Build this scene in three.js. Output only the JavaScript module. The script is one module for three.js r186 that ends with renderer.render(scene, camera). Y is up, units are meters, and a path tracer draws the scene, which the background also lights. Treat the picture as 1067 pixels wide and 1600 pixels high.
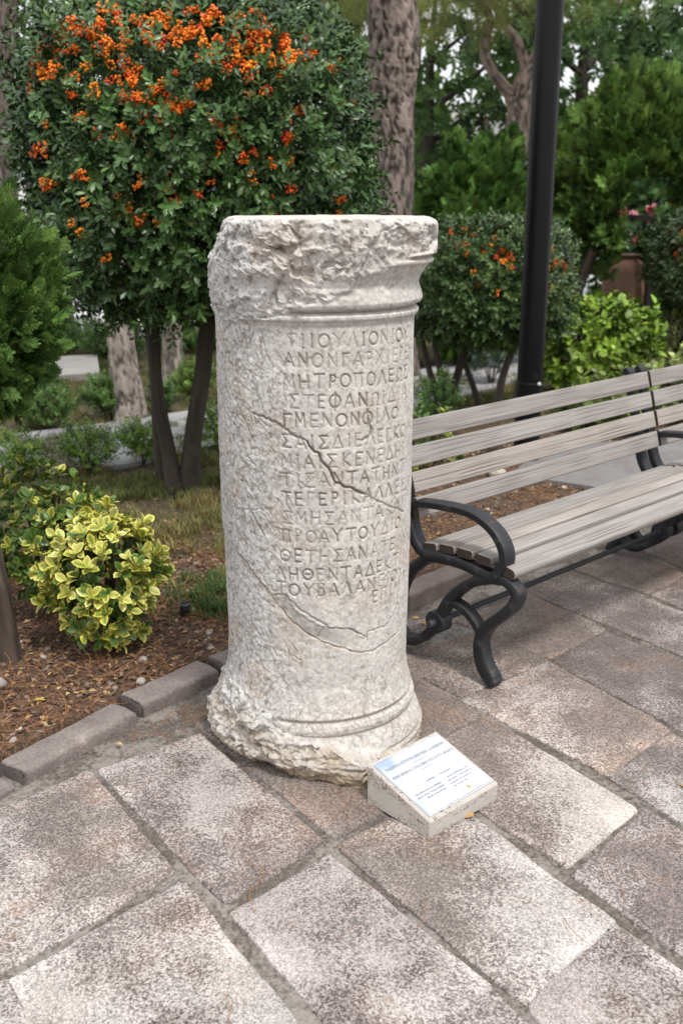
import * as THREE from 'three';
import { ImprovedNoise } from 'three/addons/math/ImprovedNoise.js';
import { mergeGeometries } from 'three/addons/utils/BufferGeometryUtils.js';

// ---------------------------------------------------------------- camera, sky, sun, exposure
const scene = new THREE.Scene();
const camera = new THREE.PerspectiveCamera(53.13, 682 / 1024, 0.05, 400);
camera.position.set(0, 1.6, 0);
camera.rotation.set(-16.9 * Math.PI / 180, 0, 0);
camera.focus = 2.75;
camera.userData.fStop = 3.8;

function overcastSky() {
  const W = 64, H = 32, d = new Float32Array(W * H * 4);
  for (let r = 0; r < H; r++) {
    const el = ((r + 0.5) / H - 0.5) * Math.PI, s = Math.sin(el);
    const L = s > 0 ? 1.0 + 0.25 * s : 0.2;
    for (let c = 0; c < W; c++) {
      const i = (r * W + c) * 4;
      d[i] = L * (s > 0 ? 0.985 : 1); d[i + 1] = L * (s > 0 ? 1.0 : 0.95); d[i + 2] = L * (s > 0 ? 1.035 : 0.85); d[i + 3] = 1;
    }
  }
  const t = new THREE.DataTexture(d, W, H, THREE.RGBAFormat, THREE.FloatType);
  t.mapping = THREE.EquirectangularReflectionMapping; t.magFilter = t.minFilter = THREE.LinearFilter; t.needsUpdate = true;
  return t;
}
const skyTexture = overcastSky();
scene.background = skyTexture; scene.environment = skyTexture;
const sun = new THREE.DirectionalLight(new THREE.Color(1, 0.955, 0.9), 2.5);
sun.position.set(2.2, 8.2, 0.2); sun.target.position.set(0, 0.4, -3.5);
sun.castShadow = true; sun.shadow.radius = 20;
Object.assign(sun.shadow.camera, { left: -8, right: 8, top: 8, bottom: -8, near: 0.5, far: 40 });
sun.shadow.mapSize.set(2048, 2048);
scene.add(sun, sun.target);
const renderer = new THREE.WebGLRenderer({ antialias: true });
renderer.toneMapping = THREE.LinearToneMapping; renderer.toneMappingExposure = 1.12;
renderer.shadowMap.enabled = true;

// ---------------------------------------------------------------- helpers
function rng(seed) { let a = seed >>> 0; return () => { a = (a + 0x6d2b79f5) | 0; let t = Math.imul(a ^ (a >>> 15), 1 | a); t = (t + Math.imul(t ^ (t >>> 7), 61 | t)) ^ t; return ((t ^ (t >>> 14)) >>> 0) / 4294967296; }; }
const PN = new ImprovedNoise();
const n3 = (x, y, z) => PN.noise(x, y, z);
function fbm(x, y, z, o = 4) { let s = 0, a = 1, t = 0; for (let i = 0; i < o; i++) { s += a * n3(x + i * 17.3, y + i * 9.1, z + i * 4.7); t += a; a *= 0.5; x *= 2.03; y *= 2.03; z *= 2.03; } return s / t; }
const clamp = (x, a = 0, b = 1) => Math.min(b, Math.max(a, x));
const smooth = (a, b, x) => { const t = clamp((x - a) / (b - a)); return t * t * (3 - 2 * t); };
const lerp = (a, b, t) => a + (b - a) * t;
const hash2 = (x, y, s) => { let h = Math.imul(x | 0, 374761393) + Math.imul(y | 0, 668265263) + Math.imul(s | 0, 2246822519); h = Math.imul(h ^ (h >>> 13), 1274126177); return ((h ^ (h >>> 16)) >>> 0) / 4294967296; };
function pv(u, v, px, py, seed) {          // value noise that repeats every unit square, px by py cells
  const x = u * px, y = v * py, xi = Math.floor(x), yi = Math.floor(y), fx = x - xi, fy = y - yi, sx = fx * fx * (3 - 2 * fx), sy = fy * fy * (3 - 2 * fy);
  const m = (a, n) => ((a % n) + n) % n, x0 = m(xi, px), x1 = m(xi + 1, px), y0 = m(yi, py), y1 = m(yi + 1, py);
  return lerp(lerp(hash2(x0, y0, seed), hash2(x1, y0, seed), sx), lerp(hash2(x0, y1, seed), hash2(x1, y1, seed), sx), sy);
}
function pf(u, v, p, seed, o = 4, q = p) { let s = 0, a = 1, t = 0; for (let i = 0; i < o; i++) { s += a * pv(u, v, p, q, seed + i); t += a; a *= 0.55; p *= 2; q *= 2; } return s / t; }
const enc = (c) => Math.round(255 * clamp(c <= 0.0031308 ? 12.92 * c : 1.055 * Math.pow(c, 1 / 2.4) - 0.055));
function tex(w, h, fn, srgb = true) {
  const d = new Uint8Array(w * h * 4);
  for (let y = 0; y < h; y++) for (let x = 0; x < w; x++) {
    const c = fn((x + 0.5) / w, (y + 0.5) / h), i = (y * w + x) * 4;
    if (srgb) { d[i] = enc(c[0]); d[i + 1] = enc(c[1]); d[i + 2] = enc(c[2]); } else d[i] = d[i + 1] = d[i + 2] = Math.round(255 * clamp(c));
    d[i + 3] = 255;
  }
  const t = new THREE.DataTexture(d, w, h); t.wrapS = t.wrapT = THREE.RepeatWrapping; t.magFilter = THREE.LinearFilter; t.minFilter = THREE.LinearMipmapLinearFilter; t.generateMipmaps = true;
  if (srgb) t.colorSpace = THREE.SRGBColorSpace;
  t.needsUpdate = true; return t;
}
const C = (r, g, b) => new THREE.Color().setRGB(r, g, b);
const std = (o) => new THREE.MeshStandardMaterial({ roughness: 0.9, ...o });
const counts = {};
function numbered(n) { const k = counts[n] = (counts[n] ?? -1) + 1; return k ? n + '_' + String(k).padStart(3, '0') : n; }
function tag(o, label, category, group) { o.userData.label = label; if (category) o.userData.category = category; if (group) o.userData.group = group; return o; }
function thing(name, label, category, x, y, z, turn = 0, group) { const g = new THREE.Group(); g.name = numbered(name); g.position.set(x, y, z); g.rotation.y = turn; scene.add(g); return tag(g, label, category, group); }
function part(name, geo, mat, parent) { const m = new THREE.Mesh(geo, mat); m.name = name; m.castShadow = m.receiveShadow = true; parent.add(m); return m; }
function structure(name, geo, mat) { const m = part(name, geo, mat, scene); m.userData.kind = 'structure'; return m; }
function instanced(name, geo, mat, list, parent) {      // list of {p, q, s, c}
  const m = new THREE.InstancedMesh(geo, mat, list.length), M = new THREE.Matrix4(), S = new THREE.Vector3();
  list.forEach((e, i) => { M.compose(e.p, e.q, typeof e.s === 'number' ? S.setScalar(e.s) : e.s); m.setMatrixAt(i, M); m.setColorAt(i, e.c); });
  m.name = name; m.userData.kind = 'stuff'; m.castShadow = m.receiveShadow = true; parent.add(m); return m;
}
const V = (x, y, z) => new THREE.Vector3(x, y, z), Y = V(0, 1, 0);
function quatY(dir, spin) { const q = new THREE.Quaternion().setFromUnitVectors(Y, dir); return q.multiply(new THREE.Quaternion().setFromAxisAngle(Y, spin)); }
function randDir(r) { const z = r() * 2 - 1, a = r() * 6.2832, k = Math.sqrt(1 - z * z); return V(k * Math.cos(a), z, k * Math.sin(a)); }
function geom(pos, idx, col, uv) {
  const g = new THREE.BufferGeometry(); g.setAttribute('position', new THREE.Float32BufferAttribute(pos, 3));
  if (col) g.setAttribute('color', new THREE.Float32BufferAttribute(col, 3));
  if (uv) g.setAttribute('uv', new THREE.Float32BufferAttribute(uv, 2));
  g.setIndex(idx); g.computeVertexNormals(); return g;
}
function paint(g, fn) { const p = g.attributes.position, a = new Float32Array(p.count * 3); for (let i = 0; i < p.count; i++) { const c = fn(p.getX(i), p.getY(i), p.getZ(i)); a[i * 3] = c[0]; a[i * 3 + 1] = c[1]; a[i * 3 + 2] = c[2]; } g.setAttribute('color', new THREE.BufferAttribute(a, 3)); return g; }
function merged(list) { const names = ['position', 'normal', 'color', 'uv'].filter((n) => list.every((g) => g.attributes[n])); return mergeGeometries(list.map((g) => { let h = g.index ? g.toNonIndexed() : g.clone(); for (const n of Object.keys(h.attributes)) if (!names.includes(n)) h.deleteAttribute(n); return h; })); }
// a tube through points [x, y, z, radius] with bark relief
function plates(u, v, k, seed) {             // bark plates: k cells round the trunk; returns distance to the nearest fissure and the plate's own tone
  const x = u * k, y = v, xi = Math.floor(x), yi = Math.floor(y); let a = 9, b = 9, id = 0;
  for (let i = -1; i <= 1; i++) for (let j = -2; j <= 2; j++) { const cx = ((xi + i) % k + k) % k, cy = yi + j, h = hash2(cx, cy, seed), dx = xi + i + 0.15 + 0.7 * h - x, dy = (cy + hash2(cx, cy, seed + 3) - y) * 0.75, d = Math.abs(dx) * 1.1 + Math.abs(dy) * 0.8 + 0.25 * Math.hypot(dx, dy); if (d < a) { b = a; a = d; id = h; } else if (d < b) b = d; }
  return [b - a, id];
}
function trunkGeo(pts, { plate = 0, seg = 40, sides = 20, relief = 0.1, fx = 5, fy = 6, seed = 0, dark = [0.05, 0.04, 0.032], light = [0.24, 0.19, 0.155], ridge = 1 } = {}) {
  const curve = new THREE.CatmullRomCurve3(pts.map((p) => V(p[0], p[1], p[2]))), n = pts.length - 1, pos = [], idx = [], col = [];
  for (let i = 0; i <= seg; i++) {
    const t = i / seg, c = curve.getPoint(t), d = curve.getTangent(t), k = Math.min(n - 1, Math.floor(t * n)), r = lerp(pts[k][3], pts[k + 1][3], t * n - k);
    const a = V(1, 0, 0).addScaledVector(d, -d.x).normalize(), b = new THREE.Vector3().crossVectors(d, a);
    for (let j = 0; j <= sides; j++) {
      const th = j / sides * Math.PI * 2, cs = Math.cos(th), sn = Math.sin(th);
      const q1 = 1 - Math.abs(n3(cs * fx * 0.5 + seed, c.y * fy * 0.35 + seed, sn * fx * 0.5)) * 2.6, q2 = n3(cs * fx * 1.7 + seed, c.y * fy * 1.1, sn * fx * 1.7 + seed), q3 = n3(cs * fx * 4, c.y * fy * 3 + seed, sn * fx * 4);
      let f = ridge ? -clamp(q1) : 0, own = 0;
      if (plate) { const wq = fbm(cs * 3, c.y * 5 + seed, sn * 3, 2), [pd, id] = plates(j / sides + 0.06 * wq + 0.012 * q3, (c.y + 0.12 * wq) * 3.8, plate, Math.round(seed * 10)); f = -(1 - smooth(0, 0.3, pd)) + 0.25 * (id - 0.5); own = (id - 0.5) * 0.26; }
      const h = 1 + relief * (f + 0.5 * q2 + 0.3 * q3);
      pos.push(c.x + (a.x * cs + b.x * sn) * r * h, c.y + (a.y * cs + b.y * sn) * r * h, c.z + (a.z * cs + b.z * sn) * r * h);
      const w = clamp(0.66 + 0.75 * f + own + 0.28 * q2 + 0.4 * q3), v = 0.85 + 0.4 * n3(cs * 2 + seed, c.y * 3, sn * 2);
      col.push(lerp(dark[0], light[0], w) * v, lerp(dark[1], light[1], w) * v, lerp(dark[2], light[2], w) * v);
    }
  }
  const s = sides + 1;
  for (let i = 0; i < seg; i++) for (let j = 0; j < sides; j++) { const a = i * s + j; idx.push(a, a + s, a + 1, a + 1, a + s, a + s + 1); }
  const ct = pos.length / 3; const e = curve.getPoint(1); pos.push(e.x, e.y, e.z); col.push(...light); for (let j = 0; j < sides; j++) idx.push(seg * s + j, ct, seg * s + j + 1);
  return geom(pos, idx, col);
}
const barkMat = std({ vertexColors: true, roughness: 0.95 });

// ---------------------------------------------------------------- ground, beds, path
const KERB = [[-1.9, -1.1], [-0.93, -2.6], [-0.66, -2.97], [-0.43, -3.23], [0.262, -3.89], [0.57, -4.24], [1.3, -4.92], [4.4, -7.9], [9, -12.3]];
function gardenSide(x, z) {                 // distance to the kerb line, positive on the garden side
  let best = 1e9, sg = 1;
  for (let i = 0; i < KERB.length - 1; i++) {
    const [ax, az] = KERB[i], [bx, bz] = KERB[i + 1], dx = bx - ax, dz = bz - az, t = clamp(((x - ax) * dx + (z - az) * dz) / (dx * dx + dz * dz)), d = Math.hypot(x - ax - dx * t, z - az - dz * t);
    if (d < best) { best = d; sg = (dx * (z - az) - dz * (x - ax)) < 0 ? 1 : -1; }
  }
  return best * sg;
}
const grassAmount = (x, z) => { const n = fbm(x * 0.9, 3.1, z * 0.9, 3) * 0.5; return x < 0.35 + n ? smooth(-4.25, -4.9, z + n * 0.9 + x * 0.1) : smooth(-7.0, -7.9, z + n); };
const soilHeight = (x, z) => 0.034 + 0.016 * fbm(x * 1.3, 1.7, z * 1.3, 3) + 0.007 * fbm(x * 9, 5.5, z * 9, 3);
{
  const line = (a, b, s) => { const o = []; for (let v = a; v < b - 1e-6; v += s) o.push(v); return o; };
  const xs = [...[-200, -90, -40, -20, -12, -8, -6, -5, -4, -3.3], ...line(-2.9, 3, 0.035), ...[3.2, 3.6, 4, 5, 6, 8, 12, 20, 40, 90, 200]];
  const zs = [...[-300, -150, -80, -45, -30, -22, -18, -15, -13, -11.5, -10.4, -9.6, -9.0, -8.5], ...line(-8.1, -2.1, 0.035), ...[-1.9, -1.5, -1, 0, 2, 6, 20, 60]];
  const pos = [], col = [], uv = [], idx = [];
  zs.forEach((z) => xs.forEach((x) => {
    const s = gardenSide(x, z), far = Math.abs(x) > 6 || z < -12, y = s > 0.1 ? soilHeight(x, z) : -0.09, g = grassAmount(x, z);
    pos.push(x, far && s > 0 ? 0.034 : y, z); uv.push(x / 0.9, z / 0.9);
    const v = 0.85 + 0.5 * fbm(x * 2.1, 0, z * 2.1, 3);
    col.push(lerp(1, 0.72, g) * v, lerp(1, 0.98, g) * v, lerp(1, 0.62, g) * v);
  }));
  const n = xs.length;
  for (let i = 0; i < zs.length - 1; i++) for (let j = 0; j < n - 1; j++) { const a = i * n + j; idx.push(a, a + n, a + 1, a + 1, a + n, a + n + 1); }
  const map = tex(1024, 1024, (u, v) => {
    const a = pf(u, v, 6, 11, 4), b = pf(u, v, 60, 23, 3), c = pv(u, v, 190, 190, 5), e = pv(u, v, 70, 260, 8), stone = smooth(0.86, 0.9, pv(u, v, 48, 48, 77)) * smooth(0.4, 0.6, b);
    let k = 0.45 + 0.9 * (b - 0.3) * (0.6 + c), r = 0.15 * k, g = 0.092 * k, bl = 0.06 * k;
    const chip = smooth(0.78, 0.86, e) * 0.8; r = lerp(r, 0.26, chip); g = lerp(g, 0.14, chip); bl = lerp(bl, 0.065, chip);
    r = lerp(r, 0.36, stone); g = lerp(g, 0.31, stone); bl = lerp(bl, 0.27, stone);
    const w = 0.7 + 0.6 * a; return [r * w, g * w, bl * w];
  });
  const bump = tex(512, 512, (u, v) => pf(u, v, 24, 41, 5), false);
  structure('ground', geom(pos, idx, col, uv), std({ map, vertexColors: true, bumpMap: bump, bumpScale: 0.012, roughness: 1 }));
}
// concrete path through the garden and a paved patch behind the bench
const concreteMap = tex(512, 512, (u, v) => { const a = pf(u, v, 5, 3, 5), b = pv(u, v, 200, 200, 9), k = 0.24 + 0.16 * a + 0.07 * b; return [k * 0.99, k * 0.98, k]; });
const concrete = std({ map: concreteMap, roughness: 0.95 });
function slabStrip(a, b, y0, y1) {         // two polylines [x, z]: a thick strip between them with side walls
  const pos = [], idx = [], uv = [], P = (x, y, z) => { pos.push(x, y, z); uv.push(x / 1.3 + y, z / 1.3 + y); return pos.length / 3 - 1; };
  const quad = (p, q, r, s) => { const i = [P(...p), P(...q), P(...r), P(...s)]; idx.push(i[0], i[1], i[2], i[0], i[2], i[3]); };
  const n = a.length;
  for (let i = 0; i < n - 1; i++) {
    const A = a[i], B = a[i + 1], D = b[i], E = b[i + 1];
    quad([A[0], y1, A[1]], [B[0], y1, B[1]], [E[0], y1, E[1]], [D[0], y1, D[1]]);
    quad([A[0], y0, A[1]], [B[0], y0, B[1]], [B[0], y1, B[1]], [A[0], y1, A[1]]);
    quad([D[0], y1, D[1]], [E[0], y1, E[1]], [E[0], y0, E[1]], [D[0], y0, D[1]]);
  }
  return geom(pos, idx, null, uv);
}
{
  const nearEdge = [[-6.5, -4.2], [-3.2, -5.1], [-1.98, -5.72], [-1.3, -6.08], [-0.8, -6.62], [-0.1, -7.2], [0.556, -7.8], [1.2, -8.6], [1.9, -9.6]], farEdge = [[-6.8, -5.5], [-3.5, -6.2], [-2.35, -6.86], [-1.7, -7.3], [-0.95, -7.93], [-0.1, -8.8], [0.69, -9.65], [1.43, -10.7], [2.0, -11.8]];
  const p = structure('path', slabStrip(nearEdge, farEdge, -0.02, 0.062), concrete); p.userData.label = 'pale grey concrete garden path';
  const q = structure('paved_patch', slabStrip([[1.0, -5.85], [1.55, -5.5], [2.6, -5.9]], [[1.3, -6.55], [1.9, -6.75], [2.8, -7.1]], -0.02, 0.055), std({ map: concreteMap, color: C(0.58, 0.57, 0.56), roughness: 0.95 })); q.userData.label = 'grey concrete patch behind the bench';
}
// ---------------------------------------------------------------- paving: a mortar bed with each stone on it
const paverMaps = [0.62, 0.50, 0.37].map((th, k) => tex(1400, 1400, (u, v) => {
  const lo = pf(u, v, 3, 101 + k * 31, 5), mid = pf(u, v, 11, 205 + k * 31, 4), gr = smooth(0.2, 0.8, pv(u, v, 420, 420, 7 + k)), gr2 = smooth(0.2, 0.8, pv(u, v, 240, 240, 19 + k)), gr3 = smooth(0.15, 0.85, pv(u, v, 560, 560, 3 + k));
  const b = 0.62 + 0.42 * mid + 0.42 * (gr - 0.5) + 0.36 * (gr2 - 0.5) + 0.3 * (gr3 - 0.5);
  const dk = k ? 1.02 : 0.88; let c = [0.238 * b * dk, 0.202 * b * dk, 0.186 * b * dk];
  const warm = smooth(0.5, 0.72, pf(u, v, 5, 555 + k, 3)); c = [c[0] * (1 + 0.12 * warm), c[1], c[2] * (1 - 0.1 * warm)];
  const w = smooth(th - 0.14, th + 0.24, lo * 0.8 + mid * 0.42 - 0.11 + 0.15 * (gr - 0.5) + 0.17 * (gr2 - 0.5)) * (0.62 + 0.38 * gr3);
  const wt = 0.74 + 0.3 * gr3 + 0.24 * (gr2 - 0.5) + 0.3 * (mid - 0.5); c = [lerp(c[0], 0.5 * wt, w), lerp(c[1], 0.47 * wt, w), lerp(c[2], 0.448 * wt, w)];
  const pit = smooth(0.86, 0.93, pv(u, v, 150, 150, 61 + k)) * smooth(0.5, 0.7, gr2) * 0.55; 
  const rust = smooth(0.9, 0.96, pv(u, v, 26, 26, 91 + k)) * 0.35 * mid;
  return [lerp(c[0] * (1 - pit), 0.3, rust), lerp(c[1] * (1 - pit), 0.15, rust), lerp(c[2] * (1 - pit), 0.06, rust)];
}));
const paverBump = tex(1024, 1024, (u, v) => 0.5 * pf(u, v, 90, 15, 3) + 0.35 * pf(u, v, 14, 18, 3) + 0.15 * pv(u, v, 400, 400, 5), false);
const paverMats = [];
for (let k = 0; k < 3; k++) for (const t of [[1, 1, 1], [0.88, 0.86, 0.87], [1.03, 1.0, 0.97]]) paverMats.push(std({ map: paverMaps[k], bumpMap: paverBump, bumpScale: 0.0035, roughness: 0.92, vertexColors: true, color: C(...t) }));
const mortarMap = tex(1024, 1024, (u, v) => { const a = pf(u, v, 8, 71, 4), b = pf(u, v, 90, 33, 3), g = pv(u, v, 300, 300, 2), w = smooth(0.42, 0.72, a * 0.7 + b * 0.35) * 0.42, k = 0.36 + 0.75 * b + 0.45 * (g - 0.5); return [lerp(0.165 * k, 0.42, w), lerp(0.142 * k, 0.39, w), lerp(0.122 * k, 0.36, w)]; });
const paving = (() => {
  const pos = [], uv = [], idx = [], n = 150, r = rng(4);
  for (let i = 0; i <= n; i++) for (let j = 0; j <= n; j++) {
    const x = lerp(-2.4, 4.2, j / n), z = lerp(-7.6, 0.4, i / n);
    pos.push(x, gardenSide(x, z) > 0.085 ? -0.12 : -0.009 + 0.007 * fbm(x * 9, 2, z * 9, 3), z); uv.push(x / 0.8, z / 0.8);
  }
  for (let i = 0; i < n; i++) for (let j = 0; j < n; j++) { const a = i * (n + 1) + j; idx.push(a, a + n + 1, a + 1, a + 1, a + n + 1, a + n + 2); }
  const m = structure('paving', geom(pos, idx, null, uv), std({ map: mortarMap, bumpMap: paverBump, bumpScale: 0.008, roughness: 1 }));
  m.userData.label = 'plaza paved with worn mauve brown stone slabs in pale mortar'; return m;
})();
let paverCount = 0;
function paver(q, kind, tone = 0, lift = 0) {
  { const mx = (q[0][0] + q[1][0] + q[2][0] + q[3][0]) / 4, mz = (q[0][1] + q[1][1] + q[2][1] + q[3][1]) / 4; const ln = q.map((a, i) => { const b = q[(i + 1) % 4]; let nx = b[1] - a[1], nz = a[0] - b[0]; const l = Math.hypot(nx, nz); nx /= l; nz /= l; const s = (a[0] - mx) * nx + (a[1] - mz) * nz > 0 ? 1 : -1; nx *= s; nz *= s; return [nx, nz, a[0] * nx + a[1] * nz + 0.02]; }); q = q.map((_, i) => { const [a, b, c] = ln[(i + 3) % 4], [d, e, f] = ln[i], D = a * e - b * d; return [(c * e - b * f) / D, (a * f - c * d) / D]; }); }   // every edge a centimetre outwards     // q: four corners [x, z] in order round the stone
  const r = rng(900 + paverCount * 7), sd = paverCount++ * 3.7, N = 26, pos = [], uv = [], idx = [], col = [];
  const cx = (q[0][0] + q[1][0] + q[2][0] + q[3][0]) / 4, cz = (q[0][1] + q[1][1] + q[2][1] + q[3][1]) / 4, tx = (r() - 0.5) * 0.006, tz = (r() - 0.5) * 0.006, du = r(), dv = r(), rot = r() * 6.28;
  const prof = [0, 0.008, 0.02, 0.05]; const ts = []; for (let i = 0; i <= N; i++) ts.push(i < 4 ? prof[i] : i > N - 4 ? 1 - prof[N - i] : lerp(0.05, 0.95, (i - 3) / (N - 6)));
  for (let i = 0; i <= N; i++) for (let j = 0; j <= N; j++) {
    const s = ts[j], t = ts[i];
    let x = lerp(lerp(q[0][0], q[1][0], s), lerp(q[3][0], q[2][0], s), t), z = lerp(lerp(q[0][1], q[1][1], s), lerp(q[3][1], q[2][1], s), t);
    const e = Math.min(s, 1 - s, t, 1 - t), ce = Math.min(s, 1 - s) + Math.min(t, 1 - t), wob = 1 - smooth(0, 0.16, e), dx = x - cx, dz = z - cz, L = Math.hypot(dx, dz) || 1;
    const sh = 0.0065 * wob * fbm(x * 7 + sd, 0.5, z * 7, 4) * 2, cr = -0.008 * (1 - smooth(0, 0.05, ce));
    x += dx / L * (sh + cr); z += dz / L * (sh + cr);
    const edge = smooth(-0.01, 0.014, e), y = lift + (edge - 1) * 0.024 + dx * tx + dz * tz + 0.0035 * fbm(x * 5 + sd, 1, z * 5, 3) - 0.0035 * (1 - smooth(0.02, 0.14, e + 0.05 * fbm(x * 9, sd, z * 9, 2)));
    pos.push(x, y, z);
    { const grimeEdge = 0.36 + 0.64 * smooth(-0.004, 0.018 + 0.016 * fbm(x * 11, sd, z * 11, 2), e), lime = 0.35 * smooth(0.16, 0.03, e) * smooth(0, 0.3, fbm(x * 4 + sd, 9, z * 4, 2)), wear = 1 + 0.28 * fbm(x * 2.6 + sd, 4, z * 2.6, 3), v = grimeEdge * (wear + lime); col.push(v, v * 0.995, v * 0.99); }
    const c = Math.cos(rot), sn = Math.sin(rot); uv.push((dx * c - dz * sn) / 1.15 + du, (dx * sn + dz * c) / 1.15 + dv);
  }
  for (let i = 0; i < N; i++) for (let j = 0; j < N; j++) { const a = i * (N + 1) + j; idx.push(a, a + 1, a + N + 1, a + 1, a + N + 2, a + N + 1); }
  const g = geom(pos, idx, col, uv); if (g.attributes.normal.getY(400) < 0) { idx.reverse(); g.setIndex(idx); g.computeVertexNormals(); }
  part('paver' + (paverCount > 1 ? '_' + String(paverCount - 1).padStart(3, '0') : ''), g, paverMats[kind * 3 + tone], paving);
}
paver([[-0.743, -2.648], [-0.428, -2.187], [-0.738, -1.848], [-1.141, -2.266]], 1);
paver([[-0.394, -2.142], [-0.017, -1.561], [-0.432, -1.396], [-0.708, -1.809]], 2);
paver([[-0.724, -1.804], [-0.468, -1.408], [-0.668, -1.277], [-0.912, -1.623]], 2);
paver([[-0.705, -2.67], [-0.452, -2.866], [-0.061, -2.315], [-0.274, -2.084]], 1, 1);
paver([[-0.247, -2.035], [-0.035, -2.244], [0.303, -1.798], [0.064, -1.584]], 2, 1);
paver([[0.081, -1.561], [0.319, -1.772], [0.516, -1.448], [0.27, -1.277]], 2);
paver([[-0.424, -2.911], [-0.075, -3.262], [0.247, -2.58], [-0.014, -2.344]], 0);
paver([[-0.002, -2.299], [0.282, -2.527], [0.621, -2.006], [0.385, -1.763]], 1);
paver([[0.402, -1.736], [0.635, -1.975], [0.853, -1.655], [0.593, -1.434]], 2, 1);
paver([[0.204, -2.713], [0.464, -2.983], [0.8, -2.463], [0.569, -2.221]], 1, 2);
paver([[-0.072, -3.117], [0.216, -3.339], [0.449, -3.013], [0.19, -2.742]], 0, 2);
paver([[0.587, -2.172], [0.839, -2.445], [1.057, -2.088], [0.806, -1.852]], 1, 1);
paver([[0.418, -3.108], [0.749, -3.397], [1.028, -2.907], [0.785, -2.652]], 1, 2);
paver([[0.792, -2.62], [1.037, -2.87], [1.284, -2.469], [1.037, -2.239]], 1);
paver([[0.179, -3.43], [0.564, -3.681], [0.735, -3.424], [0.41, -3.15]], 0, 2);
paver([[0.777, -3.408], [1.028, -3.662], [1.371, -3.232], [1.081, -2.915]], 0, 1);
paver([[0.464, -3.789], [0.784, -4.09], [1.019, -3.706], [0.763, -3.446]], 0, 2);
paver([[0.795, -4.12], [1.04, -4.351], [1.511, -3.681], [1.299, -3.419]], 0);
paver([[1.061, -4.393], [1.385, -4.701], [1.549, -4.342], [1.311, -4.097]], 0, 2);
paver([[1.33, -4.067], [1.567, -4.309], [1.817, -3.876], [1.574, -3.65]], 0, 1);
paver([[1.408, -4.73], [1.796, -5.061], [1.98, -4.634], [1.58, -4.368]], 0);
paver([[1.6, -4.33], [1.99, -4.6], [2.2, -4.1], [1.85, -3.87]], 0, 2);
paver([[1.82, -5.09], [2.2, -5.45], [2.4, -5.0], [2.02, -4.65]], 0, 1);
paver([[-0.1, -3.29], [-0.35, -3.05], [-0.1, -3.13], [0.18, -3.36]].map(([x, z]) => [x + 0.02, z - 0.05]), 0);
paver([[0.13, -3.46], [-0.02, -3.5], [0.25, -3.78], [0.45, -3.8]], 0);
paver([[0.9, -1.67], [1.07, -1.84], [1.35, -1.5], [1.15, -1.32]], 2);
paver([[-1.16, -2.3], [-0.93, -2.48], [-0.77, -2.66], [-0.9, -2.62]].map(([x, z]) => [x - 0.28, z + 0.12]), 1, 1);
paver([[-0.77, -1.83], [-0.95, -1.66], [-1.4, -2.0], [-1.18, -2.24]], 1);
// kerb stones
const kerb = new THREE.Group(); kerb.name = 'kerb'; kerb.userData = { kind: 'structure', label: 'low kerb of dark mauve stone blocks along the flower bed' }; scene.add(kerb);
const kerbMap = tex(700, 700, (u, v) => { const m = pf(u, v, 9, 44, 5), g = pv(u, v, 260, 260, 4), g2 = pv(u, v, 120, 120, 14), b = 0.6 + 0.55 * m + 0.3 * (g - 0.5) + 0.3 * (g2 - 0.5), w = smooth(0.66, 0.8, m * 0.8 + 0.2 * g2) * 0.4; return [lerp(0.25 * b, 0.45, w), lerp(0.212 * b, 0.41, w), lerp(0.198 * b, 0.385, w)]; });
const kerbMats = [[1, 1, 1], [0.82, 0.82, 0.86], [1.25, 1.2, 1.12]].map((c) => std({ map: kerbMap, bumpMap: paverBump, bumpScale: 0.003, color: C(...c) }));
function kerbStone(ax, az, bx, bz, width, top, seed, tone) {    // front edge from a to b
  const L = Math.hypot(bx - ax, bz - az), nx = 26, ring = [[0.002, -0.05], [0, 0], [-0.001, top - 0.014], [0.004, top - 0.004], [0.012, top], [width * 0.5, top + 0.003], [width - 0.012, top], [width - 0.003, top - 0.005], [width, top - 0.02], [width, -0.05]], pos = [], uv = [], idx = [];
  const ux = (bx - ax) / L, uz = (bz - az) / L, vx = uz, vz = -ux;
  for (let i = 0; i <= nx; i++) {
    const e = Math.min(i, nx - i), s = clamp(i / nx, 0.0, 1) * L, pull = e === 0 ? 0.008 : 0;
    let acc = 0;
    ring.forEach(([w, h], k) => {
      const f = fbm(s * 9 + seed, w * 14, h * 20 + seed, 3), dw = 0.009 * f, dh = h > 0.01 ? 0.007 * fbm(s * 8 + seed + 9, w * 15, 4, 3) : 0, lx = s + 0.008 * f * (e < 2 ? 1.5 : 0.2) + (i === 0 ? pull * 0.3 : i === nx ? -pull * 0.3 : 0);
      const ww = lerp(w + dw, width / 2, pull ? 0.08 : 0), hh = h + dh - (pull && h > 0 ? 0.007 : 0);
      pos.push(ax + ux * lx + vx * ww, hh, az + uz * lx + vz * ww); if (k) acc += Math.hypot(w - ring[k - 1][0], h - ring[k - 1][1]); uv.push(s / 0.7 + seed * 0.37, acc / 0.7 + seed * 0.21);
    });
  }
  const m = ring.length;
  for (let i = 0; i < nx; i++) for (let k = 0; k < m - 1; k++) { const a = i * m + k; idx.push(a, a + m, a + 1, a + 1, a + m, a + m + 1); }
  for (const i of [0, nx]) { const c = pos.length / 3, b = i * m + 4; pos.push(pos[(i * m + 2) * 3] + vx * width / 2, -0.05, pos[(i * m + 2) * 3 + 2] + vz * width / 2); uv.push(0.3, 0.2); for (let k = 0; k < m - 1; k++) i ? idx.push(c, i * m + k, i * m + k + 1) : idx.push(c, k + 1, k); }
  part('kerb_stone' + (seed ? '_' + String(seed).padStart(3, '0') : ''), geom(pos, idx, null, uv), kerbMats[tone], kerb);
}
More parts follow.
